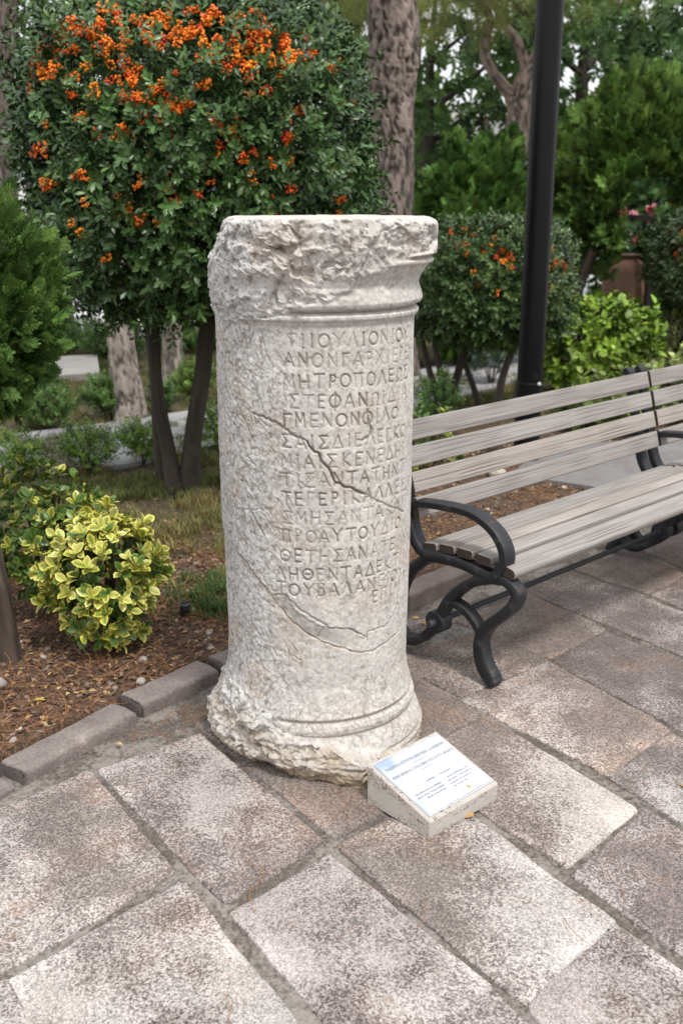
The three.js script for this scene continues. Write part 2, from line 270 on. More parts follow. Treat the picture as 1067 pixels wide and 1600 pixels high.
kerbStone(-0.91, -2.583, -0.652, -2.959, 0.115, 0.036, 0, 0);
kerbStone(-0.645, -2.985, -0.42, -3.25, 0.12, 0.044, 1, 0);
kerbStone(-0.41, -3.262, -0.08, -3.58, 0.11, 0.052, 2, 1);
kerbStone(-0.065, -3.592, 0.262, -3.885, 0.12, 0.055, 3, 2);
kerbStone(0.276, -3.898, 0.585, -4.225, 0.12, 0.06, 4, 2);
kerbStone(0.6, -4.242, 0.94, -4.57, 0.12, 0.055, 5, 0);
kerbStone(0.955, -4.585, 1.35, -4.96, 0.12, 0.055, 6, 2);
kerbStone(1.365, -4.975, 1.75, -5.34, 0.12, 0.055, 7, 0);
kerbStone(-1.45, -1.76, -0.925, -2.56, 0.115, 0.02, 8, 1);

// ---------------------------------------------------------------- the inscribed column
const GLYPH = {
  Α: [[0, 0, 0.5, 1, 1, 0], [0.2, 0.34, 0.8, 0.34]], Β: [[0.1, 0, 0.1, 1, 0.6, 1, 0.78, 0.86, 0.7, 0.6, 0.1, 0.53], [0.6, 0.53, 0.86, 0.36, 0.82, 0.12, 0.6, 0, 0.1, 0]], Γ: [[0.15, 0, 0.15, 1, 0.9, 1]],
  Δ: [[0, 0, 0.5, 1, 1, 0, 0, 0]], Ε: [[0.9, 1, 0.1, 1, 0.1, 0, 0.9, 0], [0.1, 0.52, 0.75, 0.52]], Η: [[0.1, 0, 0.1, 1], [0.9, 0, 0.9, 1], [0.1, 0.5, 0.9, 0.5]], Θ: ['O', [0.3, 0.5, 0.7, 0.5]], Ι: [[0.5, 0, 0.5, 1], [0.4, 1, 0.6, 1], [0.4, 0, 0.6, 0]],
  Κ: [[0.15, 0, 0.15, 1], [0.85, 1, 0.15, 0.5, 0.9, 0]], Λ: [[0, 0, 0.5, 1, 1, 0]], Μ: [[0, 0, 0.12, 1, 0.5, 0.35, 0.88, 1, 1, 0]], Ν: [[0.1, 0, 0.1, 1, 0.9, 0, 0.9, 1]], Ο: ['O'], Π: [[0.15, 0, 0.15, 1], [0.85, 0, 0.85, 1], [0, 1, 1, 1]],
  Ρ: [[0.2, 0, 0.2, 1, 0.65, 1, 0.85, 0.82, 0.8, 0.6, 0.6, 0.5, 0.2, 0.5]], Σ: [[0.9, 1, 0.1, 1, 0.55, 0.5, 0.1, 0, 0.95, 0]], Τ: [[0, 1, 1, 1], [0.5, 0, 0.5, 1]], Υ: [[0, 1, 0.5, 0.48, 1, 1], [0.5, 0.48, 0.5, 0]], Φ: ['O', [0.5, -0.15, 0.5, 1.15]], Χ: [[0, 1, 1, 0], [0, 0, 1, 1]], Ω: [[0, 0, 0.3, 0, 0.06, 0.4, 0.16, 0.85, 0.5, 1, 0.84, 0.85, 0.94, 0.4, 0.7, 0, 1, 0]],
};
const TEXT = [['ΤΙΙΟΥΛΙΟΝΙΟΥ', -14, 1.254], ['ΑΝΟΝΓΑΡΧΙΕΡΕ', -15.6, 1.203], ['ΜΗΤΡΟΠΟΛΕΩΣ', -15.8, 1.149], ['ΣΤΕΦΑΝΩΙΔΙΑ', -12.8, 1.095], ['ΓΜΕΝΟΝΦΙΛΟ', -16.5, 1.045], ['ΣΑΙΣΔΙΕΛΕΓΚΟ', -17.5, 0.988], ['ΜΙΑΙΣΚΕΝΕΔΗΙ', -17.7, 0.935], ['ΤΙΣΑΝΤΑΤΗΝΤ', -17.9, 0.884], ['ΤΕΓΕΡΙΚΑΛΛΕΣ', -18.1, 0.83], ['ΣΜΗΣΑΝΤΑΚΑ', -17.5, 0.776], ['ΠΡΟΑΥΤΟΥΔΙΟ', -18.5, 0.724], ['ΘΕΤΗΣΑΝΑΤΕ', -19.5, 0.666], ['ΛΗΘΕΝΤΑΔΕΚΤ', -22.9, 0.612], ['ΤΟΥΒΑΛΑΝΕΙΟΥ', -22.3, 0.567], ['ΕΠΙΜ', 36, 0.525]];
const RA = 0.28, AW = 1.1, AH = 1.12, AY = 0.2, RES = 1000;       // the carved area: arc x height in metres, 1 mm cells
const carve = new Float32Array(AW * RES * AH * RES), grime = new Float32Array(AW * RES * AH * RES);
function stroke(x0, y0, x1, y1, w, depth, dirt) {
  const W = AW * RES, x0i = Math.max(0, Math.floor((Math.min(x0, x1) - w + AW / 2) * RES)), x1i = Math.min(W - 1, Math.ceil((Math.max(x0, x1) + w + AW / 2) * RES)), y0i = Math.max(0, Math.floor((Math.min(y0, y1) - w - AY) * RES)), y1i = Math.min(AH * RES - 1, Math.ceil((Math.max(y0, y1) + w - AY) * RES)), L = (x1 - x0) ** 2 + (y1 - y0) ** 2 || 1e-9;
  for (let j = y0i; j <= y1i; j++) for (let i = x0i; i <= x1i; i++) {
    const px = i / RES - AW / 2, py = j / RES + AY, t = clamp(((px - x0) * (x1 - x0) + (py - y0) * (y1 - y0)) / L), d = Math.hypot(px - x0 - t * (x1 - x0), py - y0 - t * (y1 - y0));
    if (d < w) { const k = 1 - d / w, a = j * W + i; carve[a] = Math.max(carve[a], depth * Math.min(1, k * 1.5)); grime[a] = Math.max(grime[a], dirt * Math.min(1, k * 1.3)); }
  }
}
{
  const r = rng(77);
  TEXT.forEach(([s, az, yc], row) => {
    let x = az * Math.PI / 180 * RA;
    for (const ch of s) {
      const narrow = ch === 'Ι', wd = (narrow ? 0.012 : ch === 'Ε' || ch === 'Ρ' || ch === 'Γ' || ch === 'Β' ? 0.021 : 0.027) * (0.94 + r() * 0.12), hg = 0.0355 * (0.94 + r() * 0.1), by = yc - hg / 2 + (r() - 0.5) * 0.003, tilt = (r() - 0.5) * 0.08;
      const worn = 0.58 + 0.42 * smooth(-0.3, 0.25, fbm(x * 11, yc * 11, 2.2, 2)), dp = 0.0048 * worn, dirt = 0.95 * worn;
      for (const st of GLYPH[ch]) {
        if (st === 'O') { for (let k = 0; k < 16; k++) { const a = k / 16 * 6.2832, b = (k + 1) / 16 * 6.2832; stroke(x + wd / 2 + 0.52 * wd * Math.cos(a), by + hg * (0.5 + 0.46 * Math.sin(a)), x + wd / 2 + 0.52 * wd * Math.cos(b), by + hg * (0.5 + 0.46 * Math.sin(b)), 0.0033, dp, dirt); } continue; }
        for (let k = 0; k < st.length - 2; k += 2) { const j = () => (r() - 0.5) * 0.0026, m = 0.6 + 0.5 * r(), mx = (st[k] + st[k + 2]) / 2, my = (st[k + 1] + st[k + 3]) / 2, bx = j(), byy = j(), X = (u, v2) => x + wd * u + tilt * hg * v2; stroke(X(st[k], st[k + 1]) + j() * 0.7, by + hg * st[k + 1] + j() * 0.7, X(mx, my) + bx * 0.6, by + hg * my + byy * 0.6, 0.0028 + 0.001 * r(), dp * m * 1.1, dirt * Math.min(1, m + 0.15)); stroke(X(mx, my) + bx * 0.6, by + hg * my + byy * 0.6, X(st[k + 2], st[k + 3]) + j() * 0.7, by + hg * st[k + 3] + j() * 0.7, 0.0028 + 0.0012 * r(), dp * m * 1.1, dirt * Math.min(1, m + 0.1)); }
      }
      x += wd + 0.0105 + r() * 0.002;
    }
  });
  const crack = (pts, w, depth, dirt, jag = 0.005) => {
    for (let k = 0; k < pts.length - 1; k++) {
      let [ax, ay] = [pts[k][0] * Math.PI / 180 * RA, pts[k][1]]; const bx = pts[k + 1][0] * Math.PI / 180 * RA, by = pts[k + 1][1], n = Math.max(2, Math.ceil(Math.hypot(bx - ax, by - ay) / 0.012)), sx = ax, sy = ay;
      for (let i = 1; i <= n; i++) { const t = i / n, e = i === n ? 0 : jag, x = lerp(sx, bx, t) + (r() - 0.5) * e, y = lerp(sy, by, t) + (r() - 0.5) * e; stroke(ax, ay, x, y, w * (0.7 + r() * 0.6), depth, dirt); ax = x; ay = y; }
    }
  };
  crack([[-35.5, 1.057], [-24.9, 1.045], [-17.4, 1.03], [-10.9, 1.006], [-3.2, 0.99]], 0.004, 0.006, 0.85);
  crack([[-3.2, 0.99], [3.7, 0.946], [8.9, 0.91], [12.5, 0.874], [19.8, 0.859], [29.7, 0.835]], 0.0042, 0.01, 0.95, 0.009);
  crack([[29.7, 0.835], [46.3, 0.787], [64.2, 0.747]], 0.0035, 0.004, 0.6);
  crack([[-73.9, 0.671], [-56.6, 0.651], [-43.8, 0.62], [-36.2, 0.584], [-29, 0.556]], 0.0055, 0.01, 0.95);
  crack([[-29, 0.556], [-15.5, 0.482], [-4.3, 0.434], [10.4, 0.397], [26.1, 0.366], [37.4, 0.357], [51.2, 0.372], [62.6, 0.382]], 0.0034, 0.004, 0.6);
  crack([[-25.3, 0.543], [-17.2, 0.549], [-7.9, 0.505], [4.9, 0.467], [8.6, 0.452], [20, 0.445], [32.6, 0.407]], 0.0034, 0.004, 0.65);
  crack([[32.6, 0.395], [32.6, 0.423], [47.8, 0.422]], 0.003, 0.003, 0.6); crack([[47.8, 0.422], [56, 0.45], [60, 0.47]], 0.003, 0.003, 0.5);
  crack([[4.9, 0.453], [1.2, 0.419]], 0.003, 0.003, 0.5); crack([[-16.4, 0.549], [-18.1, 0.523]], 0.003, 0.003, 0.6);
  crack([[-51.2, 1.09], [-45.5, 1.059], [-41.9, 1.035], [-36, 0.98]], 0.003, 0.003, 0.5); crack([[-55.2, 1.043], [-40.3, 1.045]], 0.003, 0.003, 0.5);
  crack([[-39.8, 0.784], [-35.2, 0.752], [-29.9, 0.717]], 0.004, 0.005, 0.6); crack([[-51.5, 0.772], [-24.1, 0.797]], 0.0026, 0.002, 0.4); crack([[-34, 1.27], [-37.3, 1.235]], 0.003, 0.004, 0.7);
  crack([[-28, 1.27], [-26, 1.215], [-30, 1.17]], 0.0025, 0.002, 0.4); crack([[32, 1.04], [34, 1.0], [28, 0.985]], 0.005, 0.006, 0.7);
  for (let k = 0; k < 130; k++) { const a = -85 + r() * 80 - 10 * r(), y = 0.35 + r() * 0.92, l = 0.012 + r() * 0.03, t = -0.4 - r() * 1.2; crack([[a, y], [a + l * Math.cos(t) / RA * 57.3, y + l * Math.sin(t)]], 0.0024, 0.0022, 0.35 + 0.3 * r(), 0.004); }
}
const sampleCarve = (f, az, y) => { const W = AW * RES, x = (az * RA + AW / 2) * RES, v = (y - AY) * RES, xi = Math.floor(x), yi = Math.floor(v); if (xi < 0 || yi < 0 || xi >= W - 1 || yi >= AH * RES - 1) return 0; const fx = x - xi, fy = v - yi, a = yi * W + xi; return lerp(lerp(f[a], f[a + 1], fx), lerp(f[a + W], f[a + W + 1], fx), fy); };
const PATCH = [[-24.1, 0.535], [-17.2, 0.545], [-7.9, 0.495], [6.7, 0.453], [20, 0.445], [31.7, 0.408], [26.1, 0.37], [10.4, 0.401], [-8, 0.445]];
const inPoly = (p, x, y) => { let c = false; for (let i = 0, j = p.length - 1; i < p.length; j = i++) if ((p[i][1] > y) !== (p[j][1] > y) && x < (p[j][0] - p[i][0]) * (y - p[i][1]) / (p[j][1] - p[i][1]) + p[i][0]) c = !c; return c; };
const table = (t, v) => { if (v <= t[0][0]) return t[0][1]; for (let i = 1; i < t.length; i++) if (v <= t[i][0]) return lerp(t[i - 1][1], t[i][1], (v - t[i - 1][0]) / (t[i][0] - t[i - 1][0])); return t[t.length - 1][1]; };
const CAP = [[1.27, 0.279], [1.283, 0.281], [1.293, 0.283], [1.3, 0.285], [1.307, 0.2905], [1.316, 0.2915], [1.321, 0.284], [1.326, 0.28], [1.331, 0.286], [1.335, 0.297], [1.345, 0.302], [1.361, 0.299], [1.388, 0.29], [1.405, 0.295], [1.419, 0.304], [1.437, 0.317], [1.441, 0.328], [1.45, 0.33], [1.455, 0.321], [1.459, 0.323], [1.464, 0.337], [1.475, 0.339], [1.54, 0.339], [1.55, 0.336], [1.556, 0.326]];
const BASE = [[-0.02, 0.31], [0, 0.315], [0.02, 0.324], [0.045, 0.33], [0.052, 0.322], [0.06, 0.324], [0.085, 0.315], [0.1, 0.305], [0.12, 0.294], [0.126, 0.3], [0.14, 0.302], [0.154, 0.297], [0.158, 0.29], [0.164, 0.287], [0.172, 0.293], [0.186, 0.288], [0.22, 0.279], [0.27, 0.274]];
const SHAFT = [[0.27, 0.274], [0.45, 0.277], [0.8, 0.281], [1.1, 0.281], [1.27, 0.279]];
// broken, faceted stone: nearest cell with a plane of its own
function facets(x, y, z, f, seed) {
  x *= f; y *= f; z *= f; const xi = Math.floor(x), yi = Math.floor(y), zi = Math.floor(z); let b1 = 9, h = 0;
  for (let i = -1; i <= 1; i++) for (let j = -1; j <= 1; j++) for (let k = -1; k <= 1; k++) {
    const cx = xi + i, cy = yi + j, cz = zi + k, a = hash2(cx + cz * 57, cy, seed), b = hash2(cx, cy + cz * 91, seed + 1), c = hash2(cx - cz * 33, cy + 7, seed + 2), dx = cx + a - x, dy = cy + b - y, dz = cz + c - z, d = dx * dx + dy * dy + dz * dz;
    if (d < b1) { b1 = d; h = (a - 0.5) * 1.1 + (b - 0.5) * 1.7 * dx + (c - 0.5) * 1.7 * dy + (a + b - 1) * 1.7 * dz; }
  }
  return h;
}
// the same, bent and layered so that no cell shows: coarse breaks, small breaks, grit
function chips(x, y, z, f, seed) {
  const wx = 0.035 * fbm(x * 9, y * 9 + seed, z * 9, 3), wy = 0.035 * fbm(x * 9 + 31, y * 9, z * 9 + seed, 3), wz = 0.035 * fbm(x * 9, y * 9 + 57, z * 9, 3), X = x + wx * 2, Yy = y + wy * 2, Z = z + wz * 2;
  const a = facets(X, Yy, Z, f, seed) * (0.55 + 0.9 * clamp(0.5 + 1.6 * fbm(x * 4 + 8, y * 4, z * 4, 2))), rid = 1 - 2.6 * Math.abs(n3(X * f * 2.3, Yy * f * 2.3 + seed, Z * f * 2.3));
  return [a, facets(X, Yy, Z, f * 2.9, seed + 5) + 0.5 * rid, fbm(x * 62, y * 62, z * 62, 3) + 0.6 * facets(x + wx, y + wy, z + wz, f * 6.5, seed + 9)];
}
function stonePart(name, y0, y1, dy, fn, parent, caps) {
  const az = []; const d2 = Math.PI / 180;
  for (let a = -180; a < -112; a += 2.2) az.push(a * d2); for (let a = -112; a < 112; a += 0.53) az.push(a * d2); for (let a = 112; a < 180; a += 2.2) az.push(a * d2); az.push(Math.PI);
  const rows = Math.round((y1 - y0) / dy), n = az.length, pos = [], col = [], idx = [];
  for (let i = 0; i <= rows; i++) {
    const y = lerp(y0, y1, i / rows);
    for (let j = 0; j < n; j++) { const o = fn(az[j], y), s = Math.sin(az[j]), c = Math.cos(az[j]); pos.push(s * o.r, o.y ?? y, c * o.r); col.push(...o.c); }
  }
  for (let i = 0; i < rows; i++) for (let j = 0; j < n - 1; j++) { const a = i * n + j; idx.push(a, a + 1, a + n, a + 1, a + n + 1, a + n); }
  if (caps) {   // a flat worn top closed in rings
    let last = rows * n;
    for (const k of [0.985, 0.96, 0.9, 0.8, 0.6, 0.3, 0.001]) {
      const at = pos.length / 3;
      for (let j = 0; j < n; j++) { const q = (rows * n + j) * 3, x = pos[q] * k, z = pos[q + 2] * k; pos.push(x, y1 + 0.004 * (k < 0.97 ? 1 : 0.6) + 0.003 * fbm(x * 12, 3, z * 12, 3), z); const v = 0.9 + 0.3 * fbm(x * 20, 1, z * 20, 3); col.push(0.56 * v, 0.54 * v, 0.5 * v); }
      for (let j = 0; j < n - 1; j++) idx.push(last + j, last + j + 1, at + j, last + j + 1, at + j + 1, at + j);
      last = at;
    }
  }
  return part(name, geom(pos, idx, col), stoneMat, parent);
}
const stoneBump = tex(512, 512, (u, v) => pf(u, v, 60, 12, 4), false);
const stoneMat = std({ vertexColors: true, roughness: 0.93 });
function stoneColor(az, y, x, z, rough, cut, dirt) {
  const left = smooth(0.2, -0.9, az), a = fbm(x * 5, y * 5, z * 5, 4), b = fbm(x * 26, y * 26, z * 26, 3), g = fbm(x * 95 + 3, y * 95, z * 95, 2), v = 1 + 0.16 * a + 0.26 * b + 0.42 * g;
  let c = [0.55, 0.53, 0.5];
  c = c.map((k, i) => lerp(k, [0.545, 0.54, 0.53][i], left));
  const tan = smooth(0.08, 0.42, fbm(x * 7 + 9, y * 7, z * 7, 3)) * 0.45; c = [lerp(c[0], 0.5, tan), lerp(c[1], 0.42, tan), lerp(c[2], 0.33, tan)];
  c = c.map((k) => k * v);
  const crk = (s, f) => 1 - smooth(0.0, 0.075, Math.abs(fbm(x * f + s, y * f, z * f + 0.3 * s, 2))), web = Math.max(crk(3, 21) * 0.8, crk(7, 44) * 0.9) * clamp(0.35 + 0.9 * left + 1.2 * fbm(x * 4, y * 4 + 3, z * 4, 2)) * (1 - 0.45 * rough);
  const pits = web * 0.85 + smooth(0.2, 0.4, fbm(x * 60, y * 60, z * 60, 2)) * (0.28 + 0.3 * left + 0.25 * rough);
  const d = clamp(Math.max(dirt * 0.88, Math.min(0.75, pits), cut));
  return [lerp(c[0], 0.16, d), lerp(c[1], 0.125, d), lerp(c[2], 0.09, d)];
}
function shaftSkin(az, y) { const r0 = table(SHAFT, y), x = Math.sin(az) * r0, z = Math.cos(az) * r0, left = smooth(0.15, -0.8, az); return r0 + 0.003 * fbm(x * 7, y * 7, z * 7, 3) + 0.0013 * (1 + 0.3 * left) * fbm(x * 80, y * 80, z * 80, 3) - 0.006 * Math.max(0, fbm(x * 55, y * 55, z * 55, 2) - 0.12) * (0.4 + 0.6 * left); }
const column = thing('inscribed_column', 'tall weathered pale stone column with carved Greek inscription and broken mouldings', 'ancient column', -0.075, 0, -2.93);
stonePart('shaft', 0.27, 1.287, 0.0024, (az, y) => {
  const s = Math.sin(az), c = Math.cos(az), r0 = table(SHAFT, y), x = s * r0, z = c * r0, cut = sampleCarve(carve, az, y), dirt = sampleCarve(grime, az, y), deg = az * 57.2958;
  const left = smooth(0.15, -0.8, az), p = inPoly(PATCH, deg + 5 * fbm(x * 20, y * 20, z * 20, 3), y + 0.022 * fbm(x * 24, y * 24 + 5, z * 24, 3)), below = table([[-90, 0.7], [-73.9, 0.671], [-56.6, 0.651], [-43.8, 0.62], [-29, 0.556], [-4.3, 0.434], [26, 0.366], [50, 0.36]], deg) - y;
  const low = smooth(-0.003, 0.01, below), step = -0.004 * low * smooth(40, -30, deg) * smooth(0.272, 0.34, y);
  const pit = Math.max(0, fbm(x * 55, y * 55, z * 55, 2) - 0.12), r = r0 - cut + step + 0.003 * fbm(x * 7, y * 7, z * 7, 3) + 0.0013 * (1 + 0.3 * left) * fbm(x * 80, y * 80, z * 80, 3) - 0.006 * pit * (0.4 + 0.6 * left) - (p ? 0.0022 : 0);
  let k = stoneColor(az, y, x, z, 0.2, 0, dirt);
  if (p) { const v = 0.9 + 0.5 * fbm(x * 60, y * 60, z * 60, 3); const m = 0.8 * smooth(24, 2, deg) + 0.25; k = [0.4 * v, 0.38 * v, 0.35 * v].map((q, i) => lerp(k[i], q, m) * (1 - 0.5 * dirt)); }
  const o = smooth(0.03, 0.0, Math.abs(below)) * low * smooth(-70, -20, deg) * smooth(40, 10, deg) * 0.35; k = [lerp(k[0], 0.62, o), lerp(k[1], 0.47, o), lerp(k[2], 0.33, o)];
  return { r, c: k };
}, column);
stonePart('capital', 1.287, 1.556, 0.0027, (az, y) => {
  const deg = az * 57.2958, s = Math.sin(az), c = Math.cos(az), x = s * 0.3, z = c * 0.3, ideal = table(CAP, y);
  const n = fbm(x * 14, y * 14, z * 14, 3), limit = table([[1.28, -100], [1.29, -72], [1.3, -48], [1.313, -24], [1.325, -12], [1.335, -9], [1.36, 8], [1.4, 24], [1.43, 33], [1.455, 38], [1.47, 62], [1.5, 85], [1.535, 70], [1.556, 40]], y) + 16 * n;
  const broken = smooth(limit + 5, limit - 3, deg);
  const R = lerp(table([[1.284, 0.282], [1.3, 0.287], [1.33, 0.295], [1.4, 0.3], [1.46, 0.314], [1.52, 0.326], [1.556, 0.322]], y), table([[1.284, 0.279], [1.3, 0.284], [1.36, 0.292], [1.41, 0.288], [1.47, 0.275], [1.51, 0.257], [1.556, 0.24]], y), smooth(-18, -75, deg));
  const [f1, f2, f3] = chips(x, y, z, 11, 5), fade = smooth(1.556, 1.547, y) * 0.75 + 0.25;
  const rough = R + (0.0105 * f1 + 0.006 * f2 + 0.0042 * f3 + 0.009 * fbm(x * 6, y * 9, z * 6, 2)) * fade * smooth(1.283, 1.305, y);
  let r = lerp(ideal + 0.0012 * fbm(x * 60, y * 60, z * 60, 3) + 0.002 * fbm(x * 9, y * 9, z * 9, 2), Math.min(rough, ideal + 0.012), broken);
  r = lerp(shaftSkin(az, y), r, smooth(1.287, 1.3, y));
  if (y > 1.545) r -= (y - 1.545) * 0.35;
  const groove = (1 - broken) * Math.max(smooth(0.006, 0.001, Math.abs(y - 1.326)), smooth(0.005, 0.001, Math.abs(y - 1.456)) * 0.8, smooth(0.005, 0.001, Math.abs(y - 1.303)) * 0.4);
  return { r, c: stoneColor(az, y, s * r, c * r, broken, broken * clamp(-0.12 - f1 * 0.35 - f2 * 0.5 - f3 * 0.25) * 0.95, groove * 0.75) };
}, column, true);
stonePart('base', -0.015, 0.27, 0.0028, (az, y) => {
  const deg = az * 57.2958, s = Math.sin(az), c = Math.cos(az), x = s * 0.33, z = c * 0.33, n = fbm(x * 12, y * 12, z * 12, 3);
  let ideal = table(BASE, y);
  const sq = Math.min(0.42, 0.322 / Math.max(0.5, Math.cos(Math.abs(((deg - 20 + 45 + 720) % 90) - 45) * Math.PI / 180 - 0)));   // plinth left of a square block
  const limit = table([[0, 95], [0.03, 58], [0.05, 34], [0.07, 24], [0.09, 12], [0.115, 0], [0.125, -18], [0.16, -22], [0.2, -40], [0.24, -62], [0.272, -85]], y) + 14 * n;
  const broken = Math.max(smooth(limit + 9, limit - 7, deg), smooth(112, 125, deg)) * smooth(0.275, 0.24, y);
  const bulge = table([[-180, 0.34], [-110, 0.335], [-80, 0.332], [-50, 0.318], [-28, 0.313], [-12, 0.325], [5, 0.345], [13, 0.368], [20, 0.385], [32, 0.362], [50, 0.335], [73, 0.325], [100, 0.33], [180, 0.34]], deg);
  const foot = table([[-180, 0.33], [-110, 0.32], [-80, 0.3], [-50, 0.272], [-28, 0.268], [-12, 0.305], [5, 0.322], [13, 0.365], [20, 0.388], [32, 0.352], [50, 0.325], [73, 0.312], [180, 0.33]], deg);
  const R = y > 0.06 ? lerp(bulge, 0.276, smooth(0.06, 0.255, y + 0.01 * n) ** 0.8) : lerp(foot, bulge, smooth(-0.01, 0.05, y));
  const [f1, f2, f3] = chips(x, y * 1.6, z, 9, 15), str = 1 - Math.abs(fbm(x * 8, y * 30, z * 8, 3)) * 3, amp = smooth(0.27, 0.17, y);
  const rough = R + (0.011 * f1 + 0.007 * f2 + 0.0045 * f3 + 0.008 * str) * amp;
  const r = lerp(lerp(ideal + 0.0015 * fbm(x * 60, y * 60, z * 60, 3), rough, broken), shaftSkin(az, y), smooth(0.245, 0.27, y));
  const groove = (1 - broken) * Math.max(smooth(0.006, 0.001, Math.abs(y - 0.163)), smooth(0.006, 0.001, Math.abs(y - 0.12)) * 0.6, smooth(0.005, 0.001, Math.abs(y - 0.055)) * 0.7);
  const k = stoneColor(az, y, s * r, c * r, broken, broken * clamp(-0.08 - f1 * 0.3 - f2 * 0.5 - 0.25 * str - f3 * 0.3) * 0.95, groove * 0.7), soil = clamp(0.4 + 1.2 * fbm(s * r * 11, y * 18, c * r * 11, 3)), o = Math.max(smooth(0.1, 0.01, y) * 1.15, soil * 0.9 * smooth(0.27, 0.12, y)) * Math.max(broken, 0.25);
  return { r, c: [k[0] * (1 - 0.3 * o), k[1] * (1 - 0.4 * o), k[2] * (1 - 0.53 * o)] };
}, column);

// ---------------------------------------------------------------- the plaque on its wedge of travertine
{
  const turn = Math.atan2(0.676, 0.737), t = thing('information_plaque', 'sloping travertine block with a white printed metal plate, at the foot of the column', 'plaque', 0.2535, 0, -2.502, turn);
  const w = 0.28, d = 0.238, hb = 0.116, hf = 0.05, b = 0.004;      // back edge high, front edge low; local +z is the front
  const trav = tex(512, 512, (u, v) => { const a = pf(u, v, 3, 5, 3, 14), b2 = pf(u, v, 20, 9, 3, 60), h = smooth(0.66, 0.76, pv(u, v, 60, 130, 8)) * smooth(0.45, 0.6, a), sp = pv(u, v, 200, 200, 6), k = 0.85 + 0.25 * (b2 - 0.5) + 0.15 * (sp - 0.5); return [lerp(0.55 * k, 0.17, h), lerp(0.515 * k, 0.125, h), lerp(0.47 * k, 0.09, h)]; });
  const P = (x, y, z) => [x, y, z], pos = [], uv = [], idx = [];
  const face = (pts, U) => { const at = pos.length / 3; pts.forEach((p, i) => { pos.push(...p); uv.push(U[i][0] / 0.3, U[i][1] / 0.3); }); for (let i = 1; i < pts.length - 1; i++) idx.push(at, at + i, at + i + 1); };
  const hw = w / 2, zf = d / 2, zb = -d / 2, sl = (hb - hf) / d;
  face([P(-hw + b, 0, zf), P(hw - b, 0, zf), P(hw - b, hf - b, zf), P(-hw + b, hf - b, zf)], [[0, 0], [w, 0], [w, hf], [0, hf]]);
  face([P(hw - b, 0, zb), P(-hw + b, 0, zb), P(-hw + b, hb - b, zb), P(hw - b, hb - b, zb)], [[0, 0], [w, 0], [w, hb], [0, hb]]);
  face([P(hw, 0, zf - b), P(hw, 0, zb + b), P(hw, hb - b - sl * b, zb + b), P(hw, hf - b + sl * b, zf - b)], [[0, 0], [d, 0], [d, hb], [0, hf]]);
  face([P(-hw, 0, zb + b), P(-hw, 0, zf - b), P(-hw, hf - b + sl * b, zf - b), P(-hw, hb - b - sl * b, zb + b)], [[0.4, 0.1], [0.4 + d, 0.1], [0.4 + d, 0.1 + hf], [0.4, 0.1 + hb]]);
  face([P(-hw + b, hf + sl * b, zf - b), P(hw - b, hf + sl * b, zf - b), P(hw - b, hb - sl * b, zb + b), P(-hw + b, hb - sl * b, zb + b)], [[0, 0], [w, 0], [w, d], [0, d]]);
  const bev = (a, c, e, f) => face([a, c, e, f], [[0, 0], [w, 0], [w, b], [0, b]]);
  bev(P(-hw + b, hf - b, zf), P(hw - b, hf - b, zf), P(hw - b, hf + sl * b, zf - b), P(-hw + b, hf + sl * b, zf - b));
  bev(P(hw - b, hb - b, zb), P(-hw + b, hb - b, zb), P(-hw + b, hb - sl * b, zb + b), P(hw - b, hb - sl * b, zb + b));
  bev(P(hw, hf - b + sl * b, zf - b), P(hw, hb - b - sl * b, zb + b), P(hw - b, hb - sl * b, zb + b), P(hw - b, hf + sl * b, zf - b));
  bev(P(-hw, hb - b - sl * b, zb + b), P(-hw, hf - b + sl * b, zf - b), P(-hw + b, hf + sl * b, zf - b), P(-hw + b, hb - sl * b, zb + b));
  for (const s of [-1, 1]) for (const [zz, h, e] of [[zf, hf, 1], [zb, hb, -1]]) { const q = [P(s * hw, 0, zz - e * b), P(s * (hw - b), 0, zz), P(s * (hw - b), h - b, zz), P(s * hw, h - b + e * sl * b, zz - e * b)]; face(s * e > 0 ? q.reverse() : q, [[0, 0], [b, 0], [b, h], [0, h]]); face([P(s * hw, h - b + e * sl * b, zz - e * b), P(s * (hw - b), h - b, zz), P(s * (hw - b), h + e * sl * b, zz - e * b)], [[0, 0], [b, 0], [b, b]]); }
  part('stone_block', geom(pos, idx, null, uv).toNonIndexed(), std({ map: trav, roughness: 0.8 }), t).geometry.computeVertexNormals();
  const cv = document.createElement('canvas'); cv.width = 1100; cv.height = 920; const g = cv.getContext('2d');
  g.fillStyle = '#e9edf3'; g.fillRect(0, 0, 1100, 920);
  const r = rng(5); for (let i = 0; i < 90; i++) { const x = r() < 0.5 ? r() * 230 : r() * 1100, y = r() < 0.5 ? r() * 920 : r() * 160, s = 40 + r() * 110, k = g.createRadialGradient(x, y, 0, x, y, s); k.addColorStop(0, 'rgba(150,176,216,0.16)'); k.addColorStop(1, 'rgba(150,176,216,0)'); g.fillStyle = k; g.fillRect(x - s, y - s, 2 * s, 2 * s); }
  g.strokeStyle = '#59637a'; g.lineWidth = 5; g.strokeRect(14, 14, 1072, 892);
  g.fillStyle = '#0b0d13'; g.textAlign = 'center'; g.font = 'bold 56px serif'; g.fillText('YAZITLI SÜTUN (HEYKEL KAİDESİ)', 560, 170); g.fillText('INSCRIBED COLUMN (STATUE BASE)', 560, 305);
  g.font = '30px serif'; g.fillText('Roma Dönemi', 560, 222); g.fillText('Roman Period', 560, 357);
  g.lineWidth = 3; g.strokeStyle = '#8a909c'; g.beginPath(); g.moveTo(560, 410); g.lineTo(560, 800); g.stroke();
  g.font = 'bold 34px sans-serif'; g.textAlign = 'right'; g.fillText('Açıklama', 520, 520); g.textAlign = 'left'; g.fillText('Description', 600, 520);
